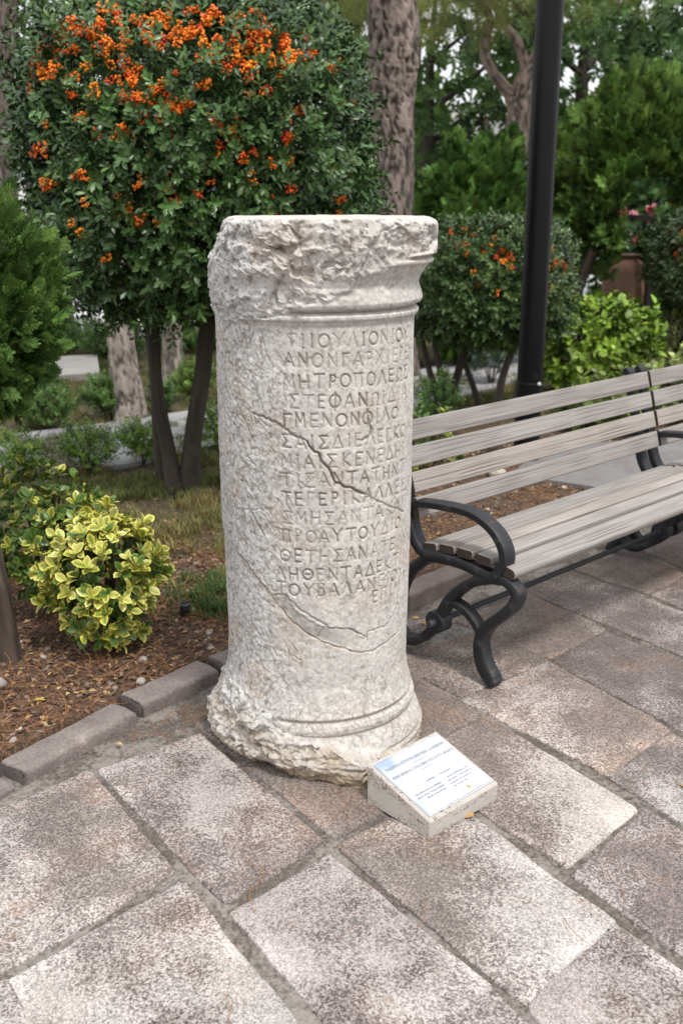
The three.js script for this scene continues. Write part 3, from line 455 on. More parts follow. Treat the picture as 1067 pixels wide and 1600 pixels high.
  g.font = 'bold 33px sans-serif'; g.textAlign = 'right'; ['Baş rahip onuruna dikilmiş', 'yazıtlı sütun. Heykel kaidesi', 'olarak kullanılmıştır.'].forEach((s, i) => g.fillText(s, 520, 620 + i * 48));
  g.textAlign = 'left'; ['A column dedicated to the', 'high priest. It was used as', 'a base for his statue in', 'the ancient city.'].forEach((s, i) => g.fillText(s, 600, 600 + i * 48));
  g.fillStyle = '#a9a04a'; g.beginPath(); g.arc(760, 830, 24, 0, 7); g.fill(); g.fillStyle = '#d8d28a'; g.beginPath(); g.arc(760, 830, 12, 0, 7); g.fill();
  g.strokeStyle = '#4a505a'; g.lineWidth = 4; for (let i = 0; i < 16; i++) { const x = 300 + r() * 720; g.globalAlpha = 0.3 + r() * 0.5; g.beginPath(); g.moveTo(x, 893 + r() * 6); g.lineTo(x + 20 + r() * 70, 888 + r() * 14); g.stroke(); } g.globalAlpha = 1;
  const map = new THREE.CanvasTexture(cv); map.colorSpace = THREE.SRGBColorSpace; map.anisotropy = 8;
  const pw = 0.258, pd = 0.222, pl = new THREE.BoxGeometry(pw, 0.002, pd), m = part('printed_plate', pl, [4, 4, 0, 4, 4, 4].map((k) => k ? std({ color: C(0.45, 0.46, 0.48), metalness: 0.6, roughness: 0.4 }) : new THREE.MeshPhysicalMaterial({ map, roughness: 0.55, color: C(0.74, 0.74, 0.74) })), t);
  m.rotation.x = Math.atan(sl); m.position.set(0, (hb + hf) / 2 + 0.0016, 0.001);
}

// ---------------------------------------------------------------- benches
const woodMap = tex(1024, 512, (u, v) => {
  const warp = v + 0.03 * pf(u, v, 2, 51, 3), s = pf(u, warp, 2, 60, 2, 46), f = pf(u, warp, 3, 66, 2, 120), lo = pf(u, v, 3, 72, 3, 5), crackk = Math.max(smooth(0.66, 0.76, pf(u, warp, 2, 81, 2, 70)), 0.8 * smooth(0.72, 0.8, pf(u, warp, 4, 87, 1, 128))), k = 0.8 + 0.2 * s + 0.26 * (f - 0.5) + 0.2 * (lo - 0.5);
  let c = [0.36 * k, 0.334 * k, 0.312 * k]; const gr = smooth(0.45, 0.65, lo); c = [lerp(c[0], 0.36 * k, gr), lerp(c[1], 0.335 * k, gr), lerp(c[2], 0.315 * k, gr)];
  return c.map((x) => x * (1 - 0.42 * crackk));
});
const woodBump = tex(1024, 512, (u, v) => { const warp = v + 0.03 * pf(u, v, 2, 51, 3); return 0.6 * pf(u, warp, 2, 60, 2, 46) + 0.4 * (1 - smooth(0.66, 0.76, pf(u, warp, 2, 81, 2, 70))); }, false);
const woodMats = [[1, 1, 1], [0.92, 0.9, 0.9], [1.06, 1.03, 0.99]].map((c) => std({ map: woodMap, bumpMap: woodBump, bumpScale: 0.0025, roughness: 0.78, color: C(...c) }));
const endGrain = std({ color: C(0.05, 0.037, 0.03), roughness: 0.95 });
const iron = new THREE.MeshStandardMaterial({ map: tex(256, 256, (u, v) => { const a = pf(u, v, 5, 31, 5), d = smooth(0.5, 0.75, a) * 0.045, rust = smooth(0.72, 0.8, pf(u, v, 9, 77, 4)) * 0.5; return [lerp(0.02 + d, 0.09, rust), lerp(0.022 + d, 0.045, rust), lerp(0.026 + d, 0.025, rust)]; }), roughness: 0.52, metalness: 0.15, bumpMap: tex(256, 256, (u, v) => pf(u, v, 40, 3, 3), false), bumpScale: 0.001 });
function slat(L, wd, th, round, seed) {      // along +x from 0, width along z, thickness along y; rounded edges, slight bow
  const ring = []; const corners = [[wd / 2, th / 2], [-wd / 2, th / 2], [-wd / 2, -th / 2], [wd / 2, -th / 2]];
  corners.forEach(([z, y], k) => { for (let i = 0; i <= 4; i++) { const a = k * Math.PI / 2 + i / 4 * Math.PI / 2, rr = Math.min(round, th / 2 - 0.001); ring.push([z - Math.sign(z) * rr + Math.cos(a) * rr, y - Math.sign(y) * rr + Math.sin(a) * rr]); } });
  ring.push(ring[0].slice()); const n = 24, m = ring.length, pos = [], uv = [], idx = [];
  for (let i = 0; i <= n; i++) { let acc = 0; ring.forEach(([z, y], k) => { if (k) acc += Math.hypot(z - ring[k - 1][0], y - ring[k - 1][1]); const x = i / n * L; pos.push(x, y + 0.0015 * n3(x * 2, seed, 0.3) + 0.0006 * n3(x * 18, y * 40 + seed, z * 40), z + 0.0012 * n3(x * 2.3, seed + 5, 0.7)); uv.push(x / 0.9 + seed * 0.173, acc / 0.22 + seed * 0.291); }); }
  for (let i = 0; i < n; i++) for (let k = 0; k < m - 1; k++) { const a = i * m + k; idx.push(a, a + 1, a + m, a + 1, a + m + 1, a + m); }
  const g = geom(pos, idx, null, uv), ends = [];
  for (const [i, s] of [[0, 1], [n, -1]]) { const p = [0, 0, 0], q = []; p[0] = i / n * L; for (let k = 0; k < m; k++) p.push(pos[(i * m + k) * 3], pos[(i * m + k) * 3 + 1], pos[(i * m + k) * 3 + 2]); for (let k = 1; k < m; k++) s > 0 ? q.push(0, k + 1, k) : q.push(0, k, k + 1); ends.push(geom(p, q)); }
  return [g, ends];
}
function bar(pts, thick) {                   // a cast bar in the (z, y) plane: [w, h, half width]; thickness along x
  const cv = new THREE.CatmullRomCurve3(pts.map((p) => V(0, p[1], -p[0])), false, 'centripetal'), N = Math.max(12, pts.length * 7), pos = [], idx = [], uv = [], n = pts.length - 1, b = 0.22;
  const ring = [[1, 1 - b], [1 - b, 1], [-1 + b, 1], [-1, 1 - b], [-1, -1 + b], [-1 + b, -1], [1 - b, -1], [1, -1 + b]]; ring.push(ring[0]);
  for (let i = 0; i <= N; i++) {
    const t = i / N, c = cv.getPoint(t), d = cv.getTangent(t), k = Math.min(n - 1, Math.floor(t * n)), hw = lerp(pts[k][2], pts[k + 1][2], t * n - k);
    ring.forEach(([a, e], j) => { pos.push(e * thick / 2, c.y + a * hw * d.z, c.z - a * hw * d.y); uv.push(t * 3, j * 0.1); });
  }
  const m = ring.length;
  for (let i = 0; i < N; i++) for (let k = 0; k < m - 1; k++) { const a = i * m + k; idx.push(a, a + m, a + 1, a + 1, a + m, a + m + 1); }
  for (const i of [0, N]) { const c = pos.length / 3, p = cv.getPoint(i / N); pos.push(p.x, p.y, p.z); uv.push(0, 0); for (let k = 0; k < m - 1; k++) i ? idx.push(c, i * m + k, i * m + k + 1) : idx.push(c, k + 1, k); }
  const g = geom(pos, idx, null, uv).toNonIndexed(); g.computeVertexNormals(); return softNormals(g);
}
function softNormals(g) {                    // smooth along the bar, creased at its chamfers
  const p = g.attributes.position, nn = g.attributes.normal, map = new Map(), key = (i) => p.getX(i).toFixed(4) + ',' + p.getY(i).toFixed(4) + ',' + p.getZ(i).toFixed(4);
  for (let i = 0; i < p.count; i++) { const k = key(i); if (!map.has(k)) map.set(k, []); map.get(k).push(V(nn.getX(i), nn.getY(i), nn.getZ(i))); }
  for (let i = 0; i < p.count; i++) { const me = V(nn.getX(i), nn.getY(i), nn.getZ(i)), s = V(0, 0, 0); for (const o of map.get(key(i))) if (o.dot(me) > 0.55) s.add(o); s.normalize(); nn.setXYZ(i, s.x, s.y, s.z); }
  return g;
}
const disc = (r, th, w, h, b = 0.004) => { const g = new THREE.LatheGeometry([[0, -th / 2], [r - b, -th / 2], [r, -th / 2 + b], [r, th / 2 - b], [r - b, th / 2], [0, th / 2]].map((p) => new THREE.Vector2(...p)), 28); g.rotateZ(-Math.PI / 2); g.translate(0, h, -w); return g; };
function endFrame(parent, x, arm = true) {
  const T = 0.05, f = part('end_frame', merged([
    bar([[0.505, 0.855, 0.012], [0.492, 0.868, 0.016], [0.482, 0.845, 0.014], [0.464, 0.75, 0.014], [0.425, 0.62, 0.015], [0.4, 0.52, 0.017], [0.375, 0.455, 0.018], [0.335, 0.412, 0.018], [0.27, 0.402, 0.018]], T),
    bar([[0.33, 0.4, 0.022], [0.232, 0.41, 0.02], [0.155, 0.412, 0.018], [0.081, 0.404, 0.018], [0.03, 0.396, 0.02], [-0.02, 0.398, 0.018]], T),
    bar([[0.3, 0.4, 0.018], [0.349, 0.36, 0.018], [0.396, 0.315, 0.018], [0.43, 0.25, 0.018], [0.45, 0.17, 0.018], [0.47, 0.09, 0.019], [0.5, 0.03, 0.024], [0.52, 0.012, 0.016]], T),
    bar([[0.0, 0.4, 0.018], [-0.05, 0.396, 0.017], [-0.086, 0.367, 0.018], [-0.073, 0.322, 0.018], [-0.026, 0.27, 0.018], [0.028, 0.216, 0.019], [0.055, 0.164, 0.021], [0.054, 0.112, 0.025], [0.033, 0.06, 0.028], [0.0, 0.026, 0.026], [-0.018, 0.016, 0.014]], T),
    bar([[0.196, 0.258, 0.016], [0.15, 0.252, 0.014], [0.11, 0.234, 0.014], [0.076, 0.206, 0.014], [0.052, 0.17, 0.013]], T * 0.9),
    bar([[0.02, 0.392, 0.018], [0.091, 0.362, 0.017], [0.151, 0.318, 0.017], [0.2, 0.264, 0.018], [0.232, 0.21, 0.018], [0.25, 0.165, 0.016]], T),
    bar([[0.262, 0.15, 0.015], [0.3, 0.102, 0.016], [0.35, 0.064, 0.018], [0.4, 0.052, 0.018], [0.44, 0.075, 0.017], [0.455, 0.11, 0.014]], T),
    disc(0.042, 0.056, 0.255, 0.165),
  ]), iron, parent);
  f.position.x = x;
  if (arm) { const a = part('armrest', bar([[0.425, 0.57, 0.012], [0.39, 0.578, 0.013], [0.29, 0.592, 0.013], [0.2, 0.599, 0.013], [0.115, 0.597, 0.013], [0.05, 0.577, 0.014], [0.002, 0.545, 0.015], [-0.026, 0.503, 0.016], [-0.032, 0.465, 0.016], [-0.018, 0.43, 0.016], [0.004, 0.408, 0.015]], 0.056), iron, parent); a.position.x = x; }
  const b = part('bolt', disc(0.013, 0.03, 0.255, 0.165, 0.003), std({ color: C(0.09, 0.1, 0.115), roughness: 0.4, metalness: 0.5 }), f); b.position.x = -0.036;
}
const BU = [0.728, -0.686], benchTurn = Math.atan2(0.686, 0.728);
function makeBench(len) {
  const t = thing('park_bench', 'weathered wooden slat bench with black cast iron ends, right beside the column', 'bench', 0.522, 0, -3.202, benchTurn, 'park benches');
  const seat = [[0.292, 0.437, 0.064, 0.03, 0.16], [0.213, 0.449, 0.065, 0.03, 0.07], [0.133, 0.454, 0.066, 0.03, 0.0], [0.052, 0.451, 0.067, 0.032, -0.06], [-0.038, 0.437, 0.088, 0.036, -0.24]];
  seat.forEach(([w, h, wd, th, tilt], i) => { const [g, e] = slat(len, wd, th, i === 4 ? 0.016 : 0.008, i + 1), m = part('seat_slat', g, woodMats[i % 3], t), c = e.map((q) => part('slat_end', q, endGrain, m)); m.position.set(-0.02, h, -w); m.rotation.x = -tilt; });
  for (let i = 0; i < 4; i++) { const k = i / 3, [g, e] = slat(len, 0.073, 0.028, 0.006, i + 11), m = part('back_slat', g, woodMats[(i + 1) % 3], t); for (const q of e) part('slat_end', q, endGrain, m); m.position.set(-0.02, lerp(0.565, 0.826, k), -lerp(0.362, 0.436, k)); m.rotation.x = -Math.PI / 2 + 0.28; m.rotation.x = Math.PI / 2 - 0.27; }
  endFrame(t, 0); endFrame(t, len - 0.075, false);
  const rod = part('tie_rod', disc(0.011, len - 0.075, 0.255, 0.165, 0.002), iron, t); rod.position.x = (len - 0.075) / 2;
  return t;
}
const benchLen = 1.6, bench = makeBench(benchLen), bench2 = bench.clone();
bench2.name = numbered('park_bench'); scene.add(bench2); bench2.position.set(0.522 + BU[0] * (benchLen + 0.022), 0, -3.202 + BU[1] * (benchLen + 0.022));
bench2.userData = { label: 'second wooden slat bench, cut off by the right edge of the photo', category: 'bench', group: 'park benches' };

// ---------------------------------------------------------------- lamp post
{
  const t = thing('lamp_post', 'smooth black round metal lamp post rising behind the bench', 'lamp post', 1.155, 0.03, -6.25);
  const black = new THREE.MeshPhysicalMaterial({ color: C(0.005, 0.0052, 0.006), roughness: 0.38, specularIntensity: 0.45, bumpMap: iron.bumpMap, bumpScale: 0.0006 });
  const prof = [[0.0, 0], [0.13, 0], [0.13, 0.015], [0.085, 0.018], [0.082, 0.02], [0.078, 0.7], [0.0765, 3.9], [0, 3.9]].map((p) => new THREE.Vector2(...p));
  part('pole', new THREE.LatheGeometry(prof, 40), black, t);
  const s = part('strap', new THREE.TorusGeometry(0.0785, 0.0022, 6, 40), std({ color: C(0.02, 0.02, 0.022), roughness: 0.5 }), t); s.rotation.x = Math.PI / 2 + 0.06; s.position.y = 0.51;
  const k = part('strap_clip', new THREE.DodecahedronGeometry(0.014, 0), std({ color: C(0.65, 0.65, 0.66) }), t); k.scale.set(1, 0.8, 0.7); k.position.set(0.045, 0.505, 0.068);
  const h = part('cable_hole', disc(0.017, 0.008, 0, 0, 0.002), std({ color: C(0.004, 0.004, 0.004), roughness: 1 }), t); h.rotation.y = -Math.PI / 2; h.position.set(0.02, 0.55, 0.0765); h.scale.set(1, 1.2, 1);
}

// ---------------------------------------------------------------- plants
function leafGeo(L, w, { fold = 0.25, curl = 0.15, center, edge, rows = 4, wide = 0.5 } = {}) {   // along +y, face up +z
  const pos = [], col = [], idx = [], cen = center ?? [1, 1, 1], ed = edge ?? cen, across = edge ? [-1, -0.55, 0, 0.55, 1] : [-1, 0, 1], m = across.length;
  for (let i = 0; i <= rows; i++) {
    const t = i / rows, hw = w / 2 * Math.pow(Math.sin(Math.PI * Math.pow(clamp(t * 0.97 + 0.015), Math.log(0.5) / Math.log(wide))), 0.75);
    across.forEach((a) => { pos.push(a * hw, t * L - L * curl * 0.3 * t * t, Math.abs(a) * hw * fold - L * curl * t * t); const e = edge ? (i === rows ? 1 : Math.abs(a) > 0.8 ? 1 : Math.abs(a) > 0.3 ? 0.42 : 0) : 0; col.push(lerp(cen[0], ed[0], e), lerp(cen[1], ed[1], e), lerp(cen[2], ed[2], e)); });
  }
  for (let i = 0; i < rows; i++) for (let k = 0; k < m - 1; k++) { const a = i * m + k; idx.push(a, a + 1, a + m, a + 1, a + m + 1, a + m); }
  return geom(pos, idx, col);
}
function stemGeo(pts, r0, r1, sides = 5) { const g = trunkGeo(pts.map((p, i) => [...p, lerp(r0, r1, i / (pts.length - 1))]), { seg: pts.length * 2, sides, relief: 0, dark: [0.09, 0.06, 0.04], light: [0.12, 0.08, 0.05] }); return g; }
const at4 = (p, dir, spin, s) => new THREE.Matrix4().compose(p, quatY(dir, spin), V(s, s, s));
function sprigGeo(seed, { n = 10, L = 0.04, w = 0.016, stem = 0.07, spread = 0.9, leaf }) {
  const r = rng(seed), list = [];
  for (let i = 0; i < n; i++) {
    const t = i / (n - 1), a = i * 2.4 + r() * 0.5, out = lerp(1.5, 0.55, t) * spread, d = V(Math.cos(a) * out, 0.7, Math.sin(a) * out).normalize(), g = (leaf ?? leafGeo(L, w, { rows: 3, wide: 0.6 })).clone(), tone = 0.75 + 0.5 * r();
    // the leaf's face turns outwards and up
    const x = new THREE.Vector3().crossVectors(d, Y).normalize(), z = new THREE.Vector3().crossVectors(x, d), M = new THREE.Matrix4().makeBasis(x, d, z), s = 0.7 + 0.45 * r(); M.scale(V(s, s, s)); M.setPosition(0, t * stem, 0); g.applyMatrix4(M);
    const c = g.attributes.color; for (let k = 0; k < c.count; k++) c.setXYZ(k, c.getX(k) * tone, c.getY(k) * tone, c.getZ(k) * tone * 0.95);
    list.push(g);
  }
  return merged(list);
}
const leafMat = (o = {}) => new THREE.MeshPhysicalMaterial({ vertexColors: true, roughness: 0.42, side: THREE.DoubleSide, ...o });
function crownEntries(c, R, { n, seed, p = 2.6, inner = 0.25, size = 1, up = 0.35, gap = -0.2, gapScale = 3.2, lump = 0.12, tint = [0.05, 0.1, 0.035], vary = 0.45, warm = 0, back = 0.35, cut }) {
  const r = rng(seed), list = [], N = V(0, 0, 0), toCam = V(-c[0], 1.6 - c[1], -c[2]).normalize();
  for (let i = 0; i < n; i++) {
    const d = randDir(r), k = Math.pow(Math.abs(d.x) ** p + Math.abs(d.y) ** p + Math.abs(d.z) ** p, -1 / p), lu = 1 + lump * fbm(d.x * 2.4 + seed, d.y * 2.4, d.z * 2.4, 3) * 2, inn = r() < inner, dep = inn ? 0.4 + 0.5 * r() : r() < 0.07 ? 1.03 + 0.11 * r() : 0.88 + 0.15 * r(), a = r(), b = r(), e = r();
    N.set(d.x / R[0], d.y / R[1], d.z / R[2]).normalize();
    if (N.dot(toCam) < -0.25 && a > back) continue;
    const P = V(c[0] + d.x * k * R[0] * lu * dep, c[1] + d.y * k * R[1] * lu * dep, c[2] + d.z * k * R[2] * lu * dep);
    if (cut && cut(P)) continue;
    if (!inn && fbm(P.x * gapScale, P.y * gapScale + seed, P.z * gapScale, 2) < gap && b < 0.75) continue;
    const dir = V(N.x + (r() - 0.5) * 1.3, N.y + up + (r() - 0.5) * 1.1, N.z + (r() - 0.5) * 1.3).normalize(), v = 1 + vary * (2 * r() - 1) + 0.35 * fbm(P.x * 2 + 5, P.y * 2, P.z * 2, 2), w = warm * r() * r();
    list.push({ p: P, q: quatY(dir, r() * 6.28), s: size * (0.75 + 0.5 * r()), c: C(tint[0] * v * (1 + 2.2 * w), tint[1] * v * (1 + 0.6 * w), tint[2] * v), inn, near: P.length() });
  }
  return list;
}
// foliage of one plant: the nearest sprigs as parts of their own, the rest joined
function foliage(parent, geos, mat, list, { parts = 0, name = 'foliage', partName = 'leaf_sprig' } = {}) {
  let rest = list;
  if (parts) {
    const sorted = [...list].filter((e) => !e.inn).sort((a, b) => a.near - b.near), own = new Set(sorted.slice(0, parts)); rest = list.filter((e) => !own.has(e));
    const tones = [0.65, 0.9, 1.15, 1.45].map((t) => { const m = mat.clone(); const b = list[0].base ?? list.reduce((s, e) => [s[0] + e.c.r / list.length, s[1] + e.c.g / list.length, s[2] + e.c.b / list.length], [0, 0, 0]); m.color.setRGB(b[0] * t, b[1] * t, b[2] * t); return m; });
    let k = 0; for (const e of own) { const m = part(partName, geos[k % geos.length], tones[(k * 7 + (k >> 3)) % 4], parent); m.position.copy(e.p); m.quaternion.copy(e.q); m.scale.setScalar(e.s); k++; }
  }
  const by = geos.map((_, i) => rest.filter((__, j) => j % geos.length === i));
  geos.forEach((g, i) => by[i].length && instanced(name, g, mat, by[i], parent));
}
const localise = (list, o) => { list.forEach((e) => e.p.sub(o)); return list; };
const fireSprigs = [1, 2, 3].map((k) => sprigGeo(k, { n: 10, L: 0.044, w: 0.019, stem: 0.07 }));
const fireMat = leafMat({ roughness: 0.34, specularIntensity: 0.85 });
const berryGeos = [1, 2, 3, 4].map((k) => {
  const r = rng(k + 40), list = [], ball = new THREE.IcosahedronGeometry(1, 1);
  for (let i = 0; i < 17; i++) { const g = ball.clone(), d = randDir(r).multiplyScalar(0.019 * Math.cbrt(r())), s = 0.0046 + r() * 0.0016; g.scale(s, s * 0.9, s); g.translate(d.x * 1.2, d.y, d.z * 1.1); const t = 0.75 + 0.4 * r(); paint(g, () => [t, t * (0.85 + 0.4 * r()), t]); list.push(g); }
  const g = merged(list); g.computeVertexNormals(); const nn = []; return softBall(g);
});
function softBall(g) { return g; }
const berryMats = [[0.88, 0.195, 0.012], [0.78, 0.11, 0.01], [0.93, 0.27, 0.016], [0.65, 0.06, 0.012]].map((c) => new THREE.MeshPhysicalMaterial({ color: C(...c), vertexColors: true, roughness: 0.4 }));
function berries(parent, o, c, R, p, spots, seed) {
  const r = rng(seed); let k = 0;
  for (const [x, y, s, n] of spots) for (let i = 0; i < n * 1.4; i++) {
    const g = () => (r() + r() + r() - 1.5) * 2, X = x + g() * s, Yy = y + g() * s * 0.8, u = Math.abs((X - c[0]) / R[0]) ** p + Math.abs((Yy - c[1]) / R[1]) ** p;
    if (u > 1) continue;
    const z = c[2] + R[2] * Math.pow(1 - Math.min(0.97, u), 1 / p) * (1.0 + 0.07 * r()), m = part('berry_cluster', berryGeos[k % 4], berryMats[r() < 0.07 ? 3 : r() < 0.24 ? 1 : r() < 0.5 ? 0 : 2], parent);
    m.position.set(X - o.x, Yy - o.y, z - o.z); m.rotation.set(r() * 6, r() * 6, r() * 6); m.scale.setScalar(0.85 + 0.5 * r()); k++;
  }
}
const twigMat = std({ vertexColors: true, roughness: 0.9 });
// the firethorn clipped to a block
{
  const o = V(-0.93, 0.03, -5.6), c = [-0.72, 1.79, -5.55], R = [0.78, 0.71, 0.72], p = 3.6;
  const t = thing('firethorn_tree', 'large clipped firethorn crown full of orange berries on slim dark stems', 'berry tree', o.x, o.y, o.z);
  const dk = { seg: 36, sides: 12, relief: 0.08, fx: 2, fy: 9, ridge: 0, dark: [0.025, 0.02, 0.016], light: [0.085, 0.068, 0.055] };
  const stem = (pts, k) => part('stem', trunkGeo(pts.map(([x, y, z, r]) => [x - o.x, y - o.y, z - o.z, r]), { ...dk, seed: k }), barkMat, t);
  stem([[-1.02, 0, -5.75, 0.055], [-1.04, 0.3, -5.72, 0.038], [-1.03, 0.7, -5.65, 0.034], [-1.06, 1.1, -5.6, 0.03], [-1.15, 1.7, -5.5, 0.02]], 1);
  stem([[-0.93, 0, -5.56, 0.06], [-0.96, 0.25, -5.56, 0.042], [-1.0, 0.65, -5.5, 0.036], [-0.98, 1.1, -5.5, 0.032], [-0.8, 1.8, -5.5, 0.02]], 2);
  stem([[-0.86, 0, -5.58, 0.07], [-0.83, 0.3, -5.56, 0.05], [-0.75, 0.7, -5.5, 0.045], [-0.69, 1.05, -5.45, 0.042], [-0.5, 1.8, -5.5, 0.025]], 3);
  const list = crownEntries(c, R, { n: 12500, seed: 11, p, inner: 0.3, gap: -0.1, gapScale: 4.6, lump: 0.1, tint: [0.052, 0.115, 0.033], vary: 0.55, warm: 0.25, size: 1.05 });
  const r = rng(8); for (let i = 0; i < 260; i++) { const a = r() * 6.28, q = r(), P = V(-0.85 + Math.cos(a) * 0.75 * q, 1.15 + 0.12 * r(), -5.5 + Math.sin(a) * 0.6 * q), v = 0.7 + 0.6 * r(); list.push({ p: P, q: quatY(V(r() - 0.5, -0.5 + r() * 0.8, r() - 0.3).normalize(), r() * 6), s: 1, c: C(0.05 * v, 0.092 * v, 0.035 * v), near: P.length() }); }
  foliage(t, fireSprigs, fireMat, localise(list, o), { parts: 300 });
  berries(t, o, c, R, p, [[-0.96,2.25,0.12,26],[-0.87,2.04,0.06,10],[-0.75,1.99,0.04,6],[-0.51,2.30,0.07,14],[-0.40,2.22,0.07,12],[-0.34,2.33,0.04,5],[-0.29,2.25,0.04,8],[-0.20,2.24,0.04,5],[-1.26,2.27,0.06,6],[-1.32,2.21,0.04,5],[-1.32,2.16,0.03,5],[-1.41,2.15,0.03,4],[-1.22,2.31,0.03,4],[-1.10,2.31,0.02,3],[-1.00,2.36,0.04,6],[-0.81,2.38,0.03,4],[-0.64,2.39,0.04,4],[-0.92,2.11,0.02,2]], 3);
  berries(t, o, c, R, p, [[-1.08,2.06,0.01,1],[-0.81,2.07,0.01,1],[-0.72,1.98,0.04,6],[-0.90,2.00,0.02,2],[-0.60,2.09,0.01,1],[-0.51,1.90,0.04,7],[-0.55,1.81,0.02,2],[-0.42,1.81,0.02,2],[-0.96,1.92,0.02,2],[-1.15,1.95,0.01,2],[-1.37,1.83,0.02,2],[-1.35,1.67,0.02,3],[-1.04,1.57,0.05,6],[-0.75,1.64,0.02,2],[-0.92,1.52,0.01,1],[-0.81,1.50,0.01,1],[0.02,2.19,0.02,2],[0.08,1.79,0.02,3],[-0.08,2.17,0.02,2],[-0.23,2.20,0.02,3],[-0.39,2.15,0.02,2],[-0.65,2.27,0.06,5],[-0.79,2.27,0.04,5],[-0.32,2.06,0.01,1],[-0.24,1.95,0.01,2],[-0.24,1.87,0.01,2],[-0.43,1.67,0.01,1],[-0.01,1.60,0.01,1],[-0.9,1.9,0.35,30],[-0.5,1.8,0.35,20],[-1.2,2.2,0.15,12]], 4);
}
// the second firethorn behind the bench, several thin stems
{
  const o = V(1.02, 0.03, -7.7), c = [1.04, 1.02, -7.7], R = [0.58, 0.4, 0.5], p = 3.2;
  const t = thing('firethorn_shrub', 'low clipped firethorn on thin leaning stems between the column and the lamp post', 'berry shrub', o.x, o.y, o.z);
  const stem = (pts, k, lt = [0.1, 0.08, 0.065]) => part('stem', trunkGeo(pts.map(([x, y, z, r]) => [x - o.x, y - o.y, z - o.z, r]), { seg: 24, sides: 10, relief: 0.08, fx: 2, fy: 9, ridge: 0, seed: k, dark: [0.03, 0.024, 0.02], light: lt }), barkMat, t);
  stem([[0.8, 0, -7.68, 0.04], [0.86, 0.3, -7.68, 0.032], [0.94, 0.6, -7.7, 0.026], [1.0, 1.0, -7.7, 0.02]], 1); stem([[0.78, 0, -7.68, 0.035], [0.7, 0.25, -7.66, 0.026], [0.6, 0.6, -7.65, 0.02], [0.55, 1.0, -7.7, 0.015]], 2);
  stem([[0.79, 0.05, -7.66, 0.03], [0.74, 0.35, -7.62, 0.022], [0.68, 0.65, -7.6, 0.02], [0.7, 1.0, -7.7, 0.015]], 3); stem([[1.08, 0, -7.75, 0.025], [1.0, 0.25, -7.72, 0.022], [0.88, 0.55, -7.7, 0.02], [0.8, 0.9, -7.7, 0.015]], 4);
  stem([[1.19, 0, -7.8, 0.036], [1.23, 0.3, -7.8, 0.03], [1.31, 0.6, -7.75, 0.026], [1.4, 1.0, -7.7, 0.02]], 5, [0.2, 0.165, 0.14]); stem([[1.31, 0, -7.85, 0.02], [1.37, 0.35, -7.8, 0.018], [1.45, 0.7, -7.7, 0.014]], 6, [0.26, 0.22, 0.19]); stem([[1.42, 0, -7.8, 0.018], [1.46, 0.4, -7.75, 0.016], [1.45, 0.8, -7.7, 0.012]], 7, [0.3, 0.26, 0.22]);
  foliage(t, fireSprigs, fireMat, localise(crownEntries(c, R, { n: 4600, seed: 31, p, inner: 0.32, gap: -0.18, gapScale: 4.5, lump: 0.09, tint: [0.048, 0.1, 0.028], vary: 0.5, warm: 0.4 }), o), { parts: 150 });
  berries(t, o, c, R, p, [[1.1, 1.34, 0.25, 10], [1.12, 1.26, 0.06, 5], [1.15, 1.18, 0.03, 2], [1.45, 1.15, 0.06, 6], [1.48, 1.05, 0.06, 4], [1.02, 1.36, 0.15, 6], [0.8, 1.36, 0.1, 3]], 6);
}
// the third firethorn, at the right edge
{
  const o = V(3.05, 0.03, -9.0), c = [3.06, 1.15, -9.0], R = [0.36, 0.34, 0.4], t = thing('firethorn_shrub', 'firethorn with orange berries cut off by the right edge of the photo', 'berry shrub', o.x, o.y, o.z);
  part('stem', trunkGeo([[-0.05, 0, 0.1, 0.17], [-0.02, 0.35, 0.1, 0.15], [0.06, 0.8, 0.05, 0.11], [0.1, 1.4, 0, 0.05]], { seg: 30, sides: 18, relief: 0.16, seed: 3, dark: [0.02, 0.016, 0.014], light: [0.09, 0.07, 0.06] }), barkMat, t);
  foliage(t, fireSprigs, fireMat, localise(crownEntries(c, R, { n: 3200, seed: 37, inner: 0.3, tint: [0.05, 0.088, 0.034], warm: 0.3 }), o));
  berries(t, o, c, R, 2.6, [[2.9, 1.36, 0.07, 12], [2.8, 1.3, 0.06, 10], [2.95, 1.25, 0.08, 8], [3.0, 1.4, 0.06, 8], [2.85, 1.15, 0.06, 5]], 9);
}
